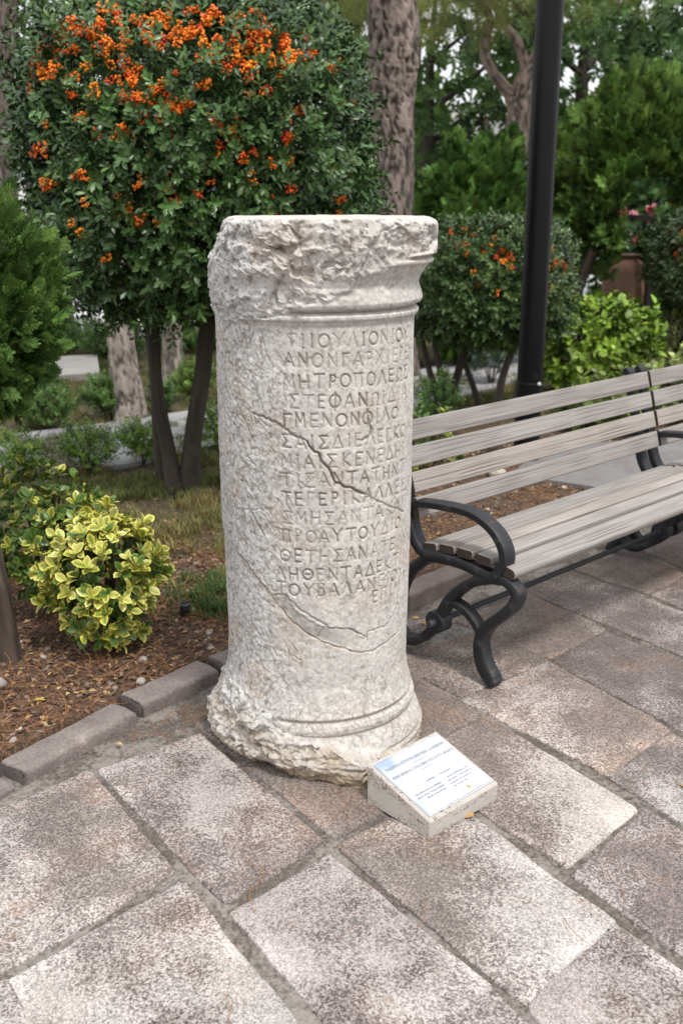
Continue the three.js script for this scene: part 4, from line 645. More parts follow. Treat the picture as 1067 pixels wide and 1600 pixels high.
// conifer sprays
function frond(seed, { L = 0.12, w = 0.0032, n = 11, ang = 0.75, droop = 0.12 }) {
  const r = rng(seed), pos = [], idx = [], col = [];
  const strip = (x0, y0, z0, dx, dy, dz, l, wd, tone) => { const a = pos.length / 3, nx = -dy, ny = dx, k = wd / Math.hypot(nx, ny); pos.push(x0 - nx * k, y0 - ny * k, z0, x0 + nx * k, y0 + ny * k, z0 + wd * 0.5, x0 + dx * l * 0.6 + nx * k * 0.8, y0 + dy * l * 0.6 + ny * k * 0.8, z0 + dz * l * 0.6, x0 + dx * l, y0 + dy * l, z0 + dz * l - wd, x0 + dx * l * 0.6 - nx * k * 0.8, y0 + dy * l * 0.6 - ny * k * 0.8, z0 + dz * l * 0.6 + wd * 0.3); for (let i = 0; i < 5; i++) col.push(tone, tone * (i > 1 ? 1.1 : 1), tone); idx.push(a, a + 1, a + 2, a, a + 2, a + 4, a + 4, a + 2, a + 3); };
  strip(0, 0, 0, 0, 1, -droop, L, w * 1.3, 0.8);
  for (let i = 1; i <= n; i++) for (const s of [-1, 1]) {
    const t = i / (n + 1), l = L * (0.5 * (1 - t) + 0.16) * (0.75 + 0.5 * r()), a = ang * (0.85 + 0.3 * r()), dx = Math.sin(a) * s, dy = Math.cos(a), dz = -0.3 + 0.6 * r(), y0 = t * L * 0.92, z0 = -droop * t * L, tone = 0.75 + 0.5 * r();
    strip(0, y0, z0, dx, dy, dz, l, w, tone);
    for (let k = 1; k <= 3; k++) for (const q of [-1, 1]) { const u = k / 4, a2 = a * s + q * 0.6, l2 = l * 0.42 * (1.1 - u * 0.6); strip(dx * l * u, y0 + dy * l * u, z0 + dz * l * u, Math.sin(a2), Math.cos(a2), dz + 0.3 * (r() - 0.5), l2, w * 0.85, tone * (0.9 + 0.35 * r())); }
  }
  return geom(pos, idx, col);
}
const fronds = [1, 2, 3].map((k) => frond(k, {}));
const coniferMat = leafMat({ roughness: 0.75, specularIntensity: 0.45 });
function conifer(name, label, x, y, z, c, R, opt, trunk) {
  const o = V(x, y, z), t = thing(name, label, 'conifer', x, y, z);
  if (trunk) part('trunk', trunkGeo(trunk, { seg: 24, sides: 14, relief: 0.12, seed: x, dark: [0.035, 0.026, 0.02], light: [0.14, 0.1, 0.075] }), barkMat, t);
  foliage(t, fronds, coniferMat, localise(crownEntries(c, R, { up: 0.5, gap: -0.22, vary: 0.45, ...opt }), o), { parts: opt.parts ?? 0, partName: 'spray' });
  return t;
}
conifer('juniper_tree', 'dense round green juniper on a bare brown trunk at the left edge', -1.2, 0.03, -3.36, [-1.5, 1.24, -3.62], [0.46, 0.37, 0.44], { n: 9500, seed: 51, p: 2.3, inner: 0.3, size: 0.58, tint: [0.085, 0.155, 0.034], lump: 0.14, parts: 300, warm: 0.12, gapScale: 5 },
  [[0.02, -0.03, 0, 0.047], [-0.005, 0.2, -0.02, 0.04], [-0.05, 0.45, -0.08, 0.038], [-0.12, 0.8, -0.15, 0.034], [-0.2, 1.3, -0.25, 0.02]]);
conifer('juniper_bush', 'feathery green juniper rising behind the clipped firethorn and big pine trunk', 1.35, 0.03, -10.2, [1.3, 1.1, -10.2], [0.5, 0.95, 0.5], { n: 5200, seed: 52, p: 2, inner: 0.35, vary: 0.6, warm: 0.3, size: 1.25, tint: [0.085, 0.17, 0.04], lump: 0.3, up: 0.9 }, [[0, 0, 0, 0.08], [0, 1, 0, 0.06], [0, 2.3, 0, 0.02]]);
conifer('juniper_bush', 'wide juniper with upswept plumes just right of the lamp post', 2.35, 0.03, -9.6, [2.72, 1.78, -9.9], [0.62, 0.78, 0.5], { cut: (P) => P.x > 2.52 && P.x < 3.1 && P.y < 1.78, n: 5600, seed: 53, p: 2, inner: 0.35, vary: 0.6, warm: 0.3, size: 1.4, tint: [0.11, 0.19, 0.046], lump: 0.35, up: 0.8 }, [[-0.25, 0, 0, 0.07], [-0.2, 0.7, 0, 0.055], [0.1, 1.5, -0.1, 0.045], [0.4, 2.3, -0.2, 0.02]]);
conifer('juniper_bush', 'dark low juniper beside the clay jar', 3.6, 0.03, -10.6, [3.62, 0.75, -11.2], [0.32, 0.6, 0.4], { n: 1200, seed: 54, inner: 0.35, size: 2, tint: [0.06, 0.125, 0.034], lump: 0.25, up: 0.6 });
conifer('juniper_bush', 'tall dark conifer filling the right background', 5.0, 0.03, -11.5, [5.2, 1.6, -13], [0.8, 1.5, 0.8], { n: 2000, seed: 55, inner: 0.35, size: 3.2, tint: [0.065, 0.135, 0.036], lump: 0.3, up: 0.3, gap: -0.1 }, [[0, 0, 0, 0.13], [0, 2, 0, 0.1], [0, 4, 0, 0.03]]);

// variegated spindle bushes: each of the nearest leaves is a part
const variegated = leafGeo(0.05, 0.029, { rows: 5, wide: 0.58, fold: 0.3, curl: 0.18, center: [0.11, 0.21, 0.025], edge: [0.8, 0.68, 0.13] }), greenLeaf = leafGeo(0.05, 0.029, { rows: 5, wide: 0.58, fold: 0.3, curl: 0.18, center: [0.05, 0.13, 0.022], edge: [0.17, 0.25, 0.05] }), paleLeaf = leafGeo(0.05, 0.029, { rows: 5, wide: 0.58, fold: 0.3, curl: 0.2, center: [0.34, 0.4, 0.06], edge: [0.84, 0.76, 0.25] });
const bushMat = leafMat({ roughness: 0.38, vertexColors: true });
function spindle(label, x, z, c, R, n, seed, geos, seeds) {
  const o = V(x, 0.03, z), t = thing('spindle_bush', label, 'bush', o.x, o.y, o.z), r = rng(seed), leaves = [];
  for (let i = 0; i < 7; i++) { const a = r() * 6.28, q = 0.3 + r() * 0.5; part('stem', stemGeo([[Math.cos(a) * 0.03, -0.02, Math.sin(a) * 0.03], [Math.cos(a) * R[0] * q * 0.5 + c[0] - x, c[1] * 0.4, Math.sin(a) * R[2] * q * 0.5 + c[2] - z], [Math.cos(a) * R[0] * q + c[0] - x, c[1] + R[1] * 0.5, Math.sin(a) * R[2] * q + c[2] - z]], 0.009, 0.004, 7), twigMat, t); }
  for (const e of crownEntries(c, R, { n, seed, p: 2.3, inner: 0.25, up: 0.75, gap: -0.12, gapScale: 8, lump: 0.22, tint: [1, 1, 1], vary: 0.2, back: 0.6 })) {
    const k = 5 + Math.floor(r() * 4), high = (e.p.y - (c[1] - R[1])) / (2 * R[1]), base = new THREE.Matrix4().compose(e.p, e.q, V(1, 1, 1));
    for (let i = 0; i < k; i++) {
      const a = i * 2.4 + r() * 0.4, out = i < 2 ? 0.4 : 0.95 + 0.4 * r(), d = V(Math.cos(a) * out, 0.8, Math.sin(a) * out).normalize(), xx = new THREE.Vector3().crossVectors(d, Y).normalize(), zz = new THREE.Vector3().crossVectors(xx, d), M = new THREE.Matrix4().makeBasis(xx, d, zz).setPosition(0, i < 3 ? 0.02 : 0.008, 0).premultiply(base), p = V(), q = new THREE.Quaternion(), s = V();
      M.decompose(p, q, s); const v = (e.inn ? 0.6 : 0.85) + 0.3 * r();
      leaves.push({ p: p.sub(o), q, s: 0.65 + 0.5 * r(), c: C(v, v, v), kind: seeds(r, high, e.inn), inn: e.inn, near: p.x * p.x * 0 + new THREE.Vector3().addVectors(p, o).distanceTo(camera.position) });
    }
  }
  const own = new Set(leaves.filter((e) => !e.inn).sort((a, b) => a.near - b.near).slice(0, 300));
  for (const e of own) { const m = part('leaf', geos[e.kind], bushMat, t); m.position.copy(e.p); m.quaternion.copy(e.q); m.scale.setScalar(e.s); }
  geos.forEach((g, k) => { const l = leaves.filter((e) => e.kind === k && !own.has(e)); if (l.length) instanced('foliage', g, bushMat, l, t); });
}
spindle('yellow edged variegated spindle bush in the mulch left of the column', -0.84, -3.42, [-0.85, 0.31, -3.44], [0.175, 0.205, 0.17], 420, 61, [variegated, greenLeaf, paleLeaf], (r, h, inn) => (r() < 0.2 - h * 0.15 || inn ? 1 : r() < 0.15 + 0.35 * h ? 2 : 0));
spindle('greener spindle bush at the left edge, behind the yellow one', -1.2, -3.78, [-1.17, 0.37, -3.8], [0.21, 0.23, 0.2], 340, 62, [greenLeaf, variegated], (r, h) => (r() < 0.12 + 0.25 * h ? 1 : 0));
spindle('low yellow speckled bush seen between the bench slats', 0.5, -6.0, [0.48, 0.2, -6.0], [0.24, 0.17, 0.2], 150, 63, [greenLeaf, variegated], (r, h) => (r() < 0.22 ? 1 : 0));
// small box shrubs along the path
const boxSprigs = [4, 5].map((k) => sprigGeo(k, { n: 12, L: 0.024, w: 0.012, stem: 0.07, spread: 1.1 }));
const boxMat = leafMat({ roughness: 0.55, specularIntensity: 0.6 });
const smallShrub = (label, x, z, rx, h, seed, tint = [0.08, 0.155, 0.03], n = 620, size = 1, group) => {
  const o = V(x, 0.03, z), t = thing('box_shrub', label, 'shrub', o.x, o.y, o.z, 0, group), r = rng(seed);
  for (let i = 0; i < 6; i++) { const a = r() * 6.28; part('stem', stemGeo([[0, -0.02, 0], [Math.cos(a) * rx * 0.3, h * 0.35, Math.sin(a) * rx * 0.3], [Math.cos(a) * rx * 0.75, h * 0.8, Math.sin(a) * rx * 0.6]], 0.007, 0.003), twigMat, t); }
  foliage(t, boxSprigs, boxMat, localise(crownEntries([x, h * 0.58 + 0.03, z], [rx * 0.72, h * 0.38, rx * 0.6], { n: Math.round(n * 0.8), seed, p: 2, inner: 0.35, up: 1.1, gap: -0.12, gapScale: 7, lump: 0.3, tint, vary: 0.5, size: size }), o), {});
};
smallShrub('small open box shrub by the near path edge, leftmost of its row', -1.87, -5.8, 0.17, 0.27, 71, [0.14, 0.24, 0.04], 330);
smallShrub('dark box shrub by the near path edge under the left of the firethorn crown', -1.5, -5.92, 0.18, 0.28, 72, [0.13, 0.23, 0.038], 380);
smallShrub('box shrub by the near path edge just left of the firethorn stems', -1.23, -6.15, 0.15, 0.27, 73, [0.13, 0.23, 0.038], 340);
smallShrub('box shrub by the near path edge between the firethorn stems and the column', -0.74, -6.5, 0.2, 0.3, 74, [0.13, 0.23, 0.038], 420);
smallShrub('rounded shrub across the path, below the round juniper', -2.12, -7.2, 0.26, 0.33, 75, [0.085, 0.16, 0.04], 800);
smallShrub('rounded shrub across the path, left of the nearer pine trunk', -1.74, -7.55, 0.2, 0.3, 76, [0.085, 0.16, 0.034], 700);
smallShrub('bright shrub across the path, seen between the firethorn stems', -1.2, -8.3, 0.2, 0.28, 77, [0.11, 0.19, 0.03], 600);
smallShrub('shrub across the path, half hidden by the column', -0.82, -8.4, 0.22, 0.32, 78, [0.1, 0.18, 0.03], 600);
smallShrub('shrub right beside the nearer pine trunk, across the path', -1.38, -7.75, 0.1, 0.22, 79, [0.055, 0.115, 0.03], 260);
smallShrub('small leafy shrub right of the column, behind the bench', 0.68, -7.0, 0.17, 0.42, 80, [0.06, 0.125, 0.028], 500);
smallShrub('blue grey shrub between the firethorn stems', 1.32, -9.0, 0.26, 0.6, 81, [0.13, 0.17, 0.145], 700);
smallShrub('green shrub on the far side of the path, right of the column', 0.5, -10.3, 0.55, 0.7, 82, [0.06, 0.14, 0.03], 900, 1.8);
smallShrub('olive brown shrub in front of the dark trunk at right', 2.75, -8.9, 0.42, 0.62, 83, [0.085, 0.095, 0.03], 800, 1.3);
smallShrub('low shrub right of the lamp post foot', 1.75, -7.2, 0.25, 0.3, 84, [0.075, 0.14, 0.026], 500, 1.2);
for (const [x, z, rx, h, s, l] of [[-3.1, -10.9, 0.5, 0.27, 91, 'long low hedge plant beyond the lawn, leftmost of its row'], [-2.35, -10.6, 0.38, 0.27, 92, 'low hedge plant beyond the lawn, left of the nearer pine trunk'], [-1.75, -11.0, 0.36, 0.26, 93, 'low hedge plant beyond the lawn, between the two pine trunks'], [-1.0, -10.9, 0.4, 0.27, 94, 'low hedge plant beyond the lawn, next to the column'], [-0.3, -11.2, 0.45, 0.28, 95, 'low hedge plant beyond the lawn, behind the column'], [-1.5, -11.6, 0.6, 0.22, 96, 'wider hedge plant in front of the railings'], [-2.9, -11.7, 0.7, 0.22, 97, 'wide hedge plant in front of the railings at left']]) smallShrub(l, x, z, rx, h, s, [0.075, 0.145, 0.03], 900, 1.3);
// leafy bush behind the bench
{
  const big = leafGeo(0.075, 0.042, { rows: 4, wide: 0.45, fold: 0.2, curl: 0.25, center: [1, 1, 1] }), sp = [6, 7].map((k) => sprigGeo(k, { n: 8, stem: 0.1, leaf: big })), mat = leafMat({ roughness: 0.5 });
  const bush = (label, x, z, c, R, n, seed, tint) => { const o = V(x, 0.03, z), t = thing('leafy_bush', label, 'bush', o.x, o.y, o.z), r = rng(seed); for (let i = 0; i < 9; i++) { const a = r() * 6.28; part('stem', stemGeo([[0, -0.02, 0], [Math.cos(a) * R[0] * 0.4, c[1] * 0.6, Math.sin(a) * 0.2], [Math.cos(a) * R[0] * 0.8, c[1] + R[1] * 0.5, Math.sin(a) * 0.35]], 0.009, 0.004), twigMat, t); } foliage(t, sp, mat, localise(crownEntries(c, R, { n, seed, p: 2.2, inner: 0.3, up: 0.6, lump: 0.3, gap: -0.15, gapScale: 3.6, tint, vary: 0.5, warm: 0.35 }), o), { parts: 120 }); };
  bush('bright yellow green leafy bush in front of the clay jar', 2.1, -8.35, [2.08, 0.42, -8.35], [0.42, 0.34, 0.36], 760, 101, [0.15, 0.27, 0.028]);
  bush('pale leafy plant with browning leaves just above the second bench', 2.55, -7.4, [2.55, 0.32, -7.4], [0.24, 0.22, 0.2], 130, 102, [0.2, 0.28, 0.08]);
  bush('low green plant with a few reddish leaves above the joint of the benches', 1.95, -7.2, [1.95, 0.26, -7.1], [0.24, 0.18, 0.2], 130, 103, [0.14, 0.22, 0.04]);
}
// pine trees
const tuft = (() => { const r = rng(9), pos = [], idx = [], col = []; for (let i = 0; i < 46; i++) { const d = randDir(r); d.y = Math.abs(d.y) * 0.9 + 0.15; d.normalize(); const l = 0.1 + 0.05 * r(), q = new THREE.Vector3().crossVectors(d, randDir(r)).normalize().multiplyScalar(0.0016), b = r() * 0.05, a = pos.length / 3, t = 0.75 + 0.5 * r(); pos.push(-q.x, b - q.y, -q.z, q.x, b + q.y, q.z, d.x * l, b + d.y * l - 0.02, d.z * l); idx.push(a, a + 1, a + 2); for (let k = 0; k < 3; k++) col.push(t, t, t); } return geom(pos, idx, col); })();
const pineMat = leafMat({ roughness: 0.7, transmission: 0.3, thickness: 0 });
function pineTree(label, x, z, pts, bark, limbs, crowns, group) {
  const t = thing('pine_tree', label, 'pine tree', x, 0.03, z, 0, group);
  part('trunk', trunkGeo(pts, bark), barkMat, t);
  for (const l of limbs) part('limb', trunkGeo(l, { ...bark, plate: 6, seg: 40, sides: 12 }), barkMat, t);
  for (const [c, R, n, size, tint, seed] of crowns) { const cw = [c[0] + x, c[1] + 0.03, c[2] + z]; instanced('crown', tuft, pineMat, localise(crownEntries(cw, R, { n, seed, p: 2, inner: 0.45, up: 0.3, size, tint, lump: 0.35, gap: -0.1, gapScale: 2.2, vary: 0.4, back: 0.7 }), V(x, 0.03, z)), t); }
}
const greyBark = { plate: 14, seg: 190, sides: 72, relief: 0.1, fx: 9, fy: 9, dark: [0.04, 0.03, 0.026], light: [0.37, 0.3, 0.26] };
pineTree('thick furrowed pine trunk right behind the column', 0.44, -9.5, [[0.05, -0.05, 0, 0.26], [0.03, 0.4, 0, 0.2], [0.025, 1.4, 0, 0.17], [0.03, 1.95, 0, 0.165], [0.0, 2.3, 0, 0.185], [-0.01, 2.55, 0, 0.215], [0, 2.8, 0, 0.225], [-0.01, 3.3, 0, 0.205], [0, 4.6, 0, 0.19], [0.1, 6.2, 0, 0.13]], { ...greyBark, seed: 2.2 },
  [[[0.1, 4.2, 0, 0.05], [0.8, 4.5, -0.4, 0.04], [1.6, 4.6, -0.6, 0.02]], [[0.0, 4.6, 0, 0.05], [-0.7, 5, 0.2, 0.04], [-1.4, 5.2, 0.3, 0.02]]], [[[0.1, 6.3, 0], [1.5, 0.8, 1.2], 260, 2.6, [0.06, 0.09, 0.03], 201]]);
pineTree('pale pine trunk across the path, the nearer and thicker of two under the firethorn crown', -1.55, -7.5, [[-0.02, -0.05, 0, 0.15], [-0.02, 0.15, 0, 0.115], [-0.05, 0.5, 0, 0.1], [-0.06, 1.2, 0, 0.09], [0, 3, -0.2, 0.08], [0.1, 5, -0.3, 0.05]], { ...greyBark, plate: 9, seg: 150, sides: 40, seed: 7.7, dark: [0.1, 0.085, 0.072], light: [0.5, 0.43, 0.37] }, [[[0, 4, -0.2, 0.03], [0.6, 4.4, -0.3, 0.02], [1.1, 4.6, -0.3, 0.01]]], [[[0, 5, -0.3], [1.1, 0.8, 1], 300, 2.5, [0.06, 0.09, 0.03], 202]], 'pine trunks');
pineTree('pine trunk farther back, between the slim firethorn stems', -1.47, -8.95, [[0, -0.05, 0, 0.12], [0, 0.2, 0, 0.09], [0.01, 1.2, 0, 0.08], [0, 3, 0, 0.075], [0, 5, 0, 0.05]], { ...greyBark, plate: 9, seg: 150, sides: 36, seed: 5.1, dark: [0.1, 0.085, 0.072], light: [0.48, 0.42, 0.36] }, [[[0, 4.2, 0, 0.03], [-0.6, 4.6, 0.2, 0.02], [-1.1, 4.8, 0.2, 0.01]]], [[[0, 5.2, 0], [1, 0.8, 1], 300, 2.5, [0.06, 0.09, 0.03], 203]], 'pine trunks');
pineTree('leaning pine trunk at the top left corner', -2.7, -8.6, [[-0.1, -0.05, 0, 0.17], [-0.06, 0.6, 0, 0.13], [0.0, 1.7, 0, 0.11], [0.02, 2.3, 0, 0.115], [0.12, 3.0, 0, 0.1], [0.3, 4.5, 0, 0.08], [0.4, 6, 0, 0.05]], { ...greyBark, seed: 9.3, light: [0.4, 0.31, 0.27] }, [[[0.0, 1.9, 0, 0.1], [-0.2, 2.6, 0, 0.085], [-0.45, 3.6, 0, 0.06], [-0.7, 5, 0, 0.03]]], [[[0.1, 6, 0], [1.2, 0.8, 1.0], 200, 2.6, [0.06, 0.09, 0.03], 204]]);
pineTree('forked pine with crooked limbs in the background, left of the lamp post', 1.93, -12, [[0, -0.05, 0, 0.2], [0, 0.8, 0, 0.15], [0.0, 1.8, 0, 0.13], [0.01, 2.5, 0, 0.13], [0.04, 2.75, 0, 0.12], [0.22, 3.15, 0, 0.085], [0.3, 3.8, 0, 0.075], [0.4, 5.2, 0, 0.05]], { ...greyBark, plate: 10, seg: 110, sides: 30, seed: 4.4, light: [0.4, 0.31, 0.26] },
  [[[0.0, 2.5, 0, 0.09], [-0.13, 2.72, 0, 0.07], [-0.3, 2.9, 0.05, 0.06], [-0.4, 3.1, 0.05, 0.055], [-0.36, 3.45, 0.05, 0.045], [-0.7, 3.75, 0.1, 0.03], [-1.6, 3.85, 0.2, 0.02]], [[0.02, 2.6, 0, 0.08], [0.05, 2.95, 0, 0.06], [-0.04, 3.2, 0, 0.055], [-0.25, 3.5, -0.1, 0.04], [-0.3, 4.1, -0.1, 0.03]]],
  [[[-1.2, 3.75, 0.1], [1.5, 0.5, 0.7], 330, 2.0, [0.3, 0.34, 0.09], 205], [[0.4, 4.2, 0], [1.5, 0.6, 0.8], 300, 2.0, [0.28, 0.32, 0.085], 206], [[-0.3, 5.4, 0], [2, 0.8, 1.2], 200, 2.6, [0.24, 0.28, 0.075], 207]]);
// broadleaf trees and conifers far behind
const clump = [8, 9].map((k) => sprigGeo(k, { n: 12, stem: 0.16, leaf: leafGeo(0.11, 0.055, { rows: 2, wide: 0.5 }) }));
const farMat = leafMat({ roughness: 0.7, specularIntensity: 0.5, transmission: 0.3, thickness: 0 });
function tree(label, x, z, h, c, R, n, seed, tint, size = 1, gap = -0.1) {
  const t = thing('broadleaf_tree', label, 'tree', x, 0.03, z), r = rng(seed);
  part('trunk', trunkGeo([[0, -0.05, 0, 0.16], [0.03, h * 0.3, 0, 0.11], [-0.05, h * 0.6, 0, 0.08], [0, h * 0.9, 0, 0.03]], { seg: 30, sides: 12, relief: 0.12, seed, dark: [0.03, 0.025, 0.02], light: [0.11, 0.09, 0.075] }), barkMat, t);
  for (let i = 0; i < 5; i++) { const a = r() * 6.28, y0 = h * (0.3 + 0.35 * r()), l = R[0] * (0.5 + 0.4 * r()); part('limb', trunkGeo([[0, y0, 0, 0.05], [Math.cos(a) * l * 0.5, y0 + l * 0.35, Math.sin(a) * l * 0.5, 0.035], [Math.cos(a) * l, y0 + l * 0.8, Math.sin(a) * l, 0.012]], { seg: 10, sides: 7, relief: 0.05, seed: i, dark: [0.03, 0.025, 0.02], light: [0.1, 0.08, 0.07] }), barkMat, t); }
  const cw = [x + c[0], c[1], z + c[2]]; const l = localise(crownEntries(cw, R, { n, seed, p: 2.2, inner: 0.4, up: 0.2, size, tint, lump: 0.4, gap, gapScale: 1.5, vary: 0.5, warm: 0.15, back: 0.6 }), V(x, 0.03, z)); instanced('crown', clump[seed % 2], farMat, l, t);
}
tree('dark broadleaf tree behind the forked pine', 1.2, -14.5, 4.5, [0, 2.6, 0], [1.5, 1.9, 1.2], 700, 301, [0.06, 0.125, 0.03], 1.2);
tree('green broadleaf tree behind the lamp post', 3.2, -14.5, 5, [0, 3.0, 0], [1.6, 2.0, 1.3], 800, 302, [0.07, 0.145, 0.04], 1.2);
tree('blue green tree at the right of the background', 6.2, -15, 6, [-0.2, 3.8, 0], [2.1, 2.2, 1.5], 1000, 303, [0.065, 0.135, 0.05], 1.3);
tree('tall tree at the back right, its top against the sky', 4.6, -18, 8, [0, 5.2, 0], [2.6, 2.4, 2], 620, 304, [0.08, 0.15, 0.045], 1.7);
tree('tall tree at the back, right of the big pine trunk', 1.3, -19, 8, [0, 5.0, 0], [2.6, 2.5, 2], 480, 305, [0.09, 0.15, 0.04], 1.7);
tree('tall tree at the back, behind the big pine trunk', -1.6, -20, 8, [0, 5.2, 0], [2.8, 2.4, 2], 620, 306, [0.08, 0.14, 0.04], 1.7);
tree('tree at the back left, seen past the firethorn crown', -5.5, -19, 8, [0, 5.4, 0], [3, 2.3, 2], 520, 307, [0.08, 0.14, 0.04], 1.7);
tree('tree far behind at the right edge', 9, -18, 8, [0, 4.6, 0], [2.8, 3, 2], 900, 308, [0.07, 0.14, 0.04], 1.7);
tree('low spreading tree behind the juniper plumes', 4.3, -13.2, 3.6, [0, 2.0, 0], [1.2, 1.3, 1], 900, 309, [0.06, 0.14, 0.042], 1.1);
tree('leafy tree across the street, behind the firethorn stems at left', -3.4, -16.5, 4.2, [0, 3.2, 0], [1.7, 1.3, 1.2], 600, 310, [0.055, 0.11, 0.03], 1.5);

// ---------------------------------------------------------------- clay jar in its frame, roses, slab, railings, street
{
  const jar = thing('clay_jar', 'large reddish clay jar with a dark rim standing in a black frame', 'jar', 2.96, 0.37, -11);
  const p = [[0.0, 0.36], [0.17, 0.36], [0.215, 0.38], [0.23, 0.42], [0.23, 0.5], [0.222, 0.6], [0.205, 0.72], [0.18, 0.81], [0.155, 0.85], [0.15, 0.862], [0.162, 0.87], [0.165, 0.892], [0.15, 0.9], [0.13, 0.89], [0.125, 0.85], [0, 0.8]].map(([x, y]) => new THREE.Vector2(x, y - 0.2));
  const g = paint(new THREE.LatheGeometry(p, 40), (x, y, z) => { const v = 0.85 + 0.4 * fbm(x * 8, y * 16, z * 8, 3); return [0.33 * v, 0.19 * v, 0.13 * v]; }); part('body', g, std({ vertexColors: true, roughness: 0.85 }), jar);
  const ringMat = std({ color: C(0.03, 0.022, 0.02), roughness: 0.6 }); const b = part('rim', new THREE.TorusGeometry(0.163, 0.014, 8, 40), ringMat, jar); b.rotation.x = Math.PI / 2; b.position.y = 0.685; const q = part('foot_ring', new THREE.TorusGeometry(0.215, 0.02, 8, 40), ringMat, jar); q.rotation.x = Math.PI / 2; q.position.y = 0.17;
  const post = (h, w) => { const s = new THREE.Shape(); s.moveTo(-w, -w); s.lineTo(w, -w); s.lineTo(w, w); s.lineTo(-w, w); s.closePath(); const e = new THREE.ExtrudeGeometry(s, { depth: h, bevelEnabled: true, bevelSize: 0.004, bevelThickness: 0.004, bevelSegments: 1 }); e.rotateX(-Math.PI / 2); return e; };
  const f = thing('display_frame', 'dark upright frame of square posts round the clay jar', 'frame', 2.98, 0.03, -11), m = std({ color: C(0.018, 0.014, 0.012), roughness: 0.6 });
  for (const [x, z] of [[-0.11, -0.31], [0.17, 0.31], [-0.36, 0.31], [0.34, -0.31]]) { if (x === -0.36) continue; part('post', post(1.36, 0.028), m, f).position.set(x, 0, z); }
  const tb = part('top_bar', post(0.62, 0.026), m, f); tb.rotation.x = Math.PI / 2 - 0.0; tb.position.set(0.12, 1.4, -0.3); const tb2 = part('top_bar', post(0.55, 0.024), m, f); tb2.rotation.z = -Math.PI / 2; tb2.position.set(-0.24, 1.4, -0.31);
  const sh = part('shelf', new THREE.BoxGeometry(0.62, 0.03, 0.66), m, f); sh.position.set(0.02, 0.31, 0);
}
{
  const t = thing('rose_bush', 'rose bush with pink blooms glimpsed behind the clay jar', 'rose bush', 3.5, 0.03, -13), r = rng(6), o = V(3.5, 0.03, -13);
  for (let i = 0; i < 8; i++) { const a = r() * 6.28; part('stem', stemGeo([[0, -0.02, 0], [Math.cos(a) * 0.3, 0.7, 0.2 * Math.sin(a)], [Math.cos(a) * 0.7, 1.3, 0.3 * Math.sin(a)]], 0.01, 0.005), twigMat, t); }
  foliage(t, clump, farMat, localise(crownEntries([3.5, 0.9, -13], [0.9, 0.6, 0.5], { n: 420, seed: 9, tint: [0.08, 0.16, 0.04], size: 0.7 }), o));
  const petal = leafGeo(0.05, 0.055, { rows: 3, curl: -0.4, fold: 0.5 }), bloom = merged([...Array(11).keys()].map((i) => { const g = petal.clone(); g.applyMatrix4(new THREE.Matrix4().makeRotationY(i * 2.4).multiply(new THREE.Matrix4().makeRotationX(0.25 + i * 0.09))); return g; })), pm = [[0.75, 0.16, 0.2], [0.85, 0.4, 0.42], [0.7, 0.08, 0.12]].map((c) => leafMat({ color: C(...c), vertexColors: false }));
  for (let i = 0; i < 26; i++) { const m = part('rose', bloom, pm[i % 3], t); m.position.set((r() - 0.5) * 1.7, 1.05 + r() * 0.45, 0.35 + 0.2 * r()); m.rotation.set(0.6 * r(), r() * 6, 0.4); m.scale.setScalar(1.1 + 0.5 * r()); }
}
{
  const s = structure('stone_border', slabStrip([[-2.95, -9.0], [-2.2, -9.3]], [[-3.15, -10.2], [-2.5, -10.5]], -0.02, 0.1), std({ map: concreteMap, color: C(1.2, 1.15, 1.05), roughness: 0.95, bumpMap: paverBump, bumpScale: 0.004 })); s.userData.label = 'pale stone slab lying in the lawn beyond the path';
  const t = thing('railing', 'dark iron railings along the far edge of the garden', 'railing', -2, 0.03, -12.05), m = std({ color: C(0.02, 0.021, 0.024), roughness: 0.6 }), bg = new THREE.CylinderGeometry(0.011, 0.011, 0.95, 8), pg = new THREE.BoxGeometry(0.06, 1.15, 0.06), rg = new THREE.BoxGeometry(9, 0.035, 0.03);
  for (let i = 0; i < 64; i++) { const x = -4.5 + i * 0.14; if (i % 12 === 0) part('post', pg, m, t).position.set(x, 0.56, 0); else part('bar', bg, m, t).position.set(x, 0.56, 0); }
  for (const y of [0.12, 1.02]) part('rail', rg, m, t).position.set(0, y, 0.026);
  structure('street', slabStrip([[-60, -12.3], [60, -12.3]], [[-60, -27], [60, -27]], -0.02, 0.06), std({ color: C(0.55, 0.55, 0.56), roughness: 0.9 })).userData.label = 'pale street beyond the railings';
  const b = thing('building', 'pale plastered building across the street', 'building', -3, 0, -30), wall = std({ color: C(0.7, 0.69, 0.67), roughness: 0.9 }), wg = new THREE.BoxGeometry(30, 3.6, 4); part('wall', wg, wall, b).position.set(0, 1.8, 0);
  const glass = new THREE.MeshPhysicalMaterial({ color: C(0.05, 0.065, 0.08), roughness: 0.12 }), fr = std({ color: C(0.3, 0.29, 0.28) }), fg = new THREE.BoxGeometry(1.3, 1.7, 0.16), gg = new THREE.BoxGeometry(1.1, 1.5, 0.06);
  for (let k = 0; k < 1; k++) for (let i = -6; i <= 6; i++) { const f = part('window', fg, fr, b); f.position.set(i * 2.2, 1.7 + k * 3, 2.03); part('pane', gg, glass, f).position.z = 0.08; }
  part('cornice', new THREE.BoxGeometry(30.6, 0.35, 4.6), std({ color: C(0.5, 0.48, 0.45) }), b).position.set(0, 3.78, 0);
}
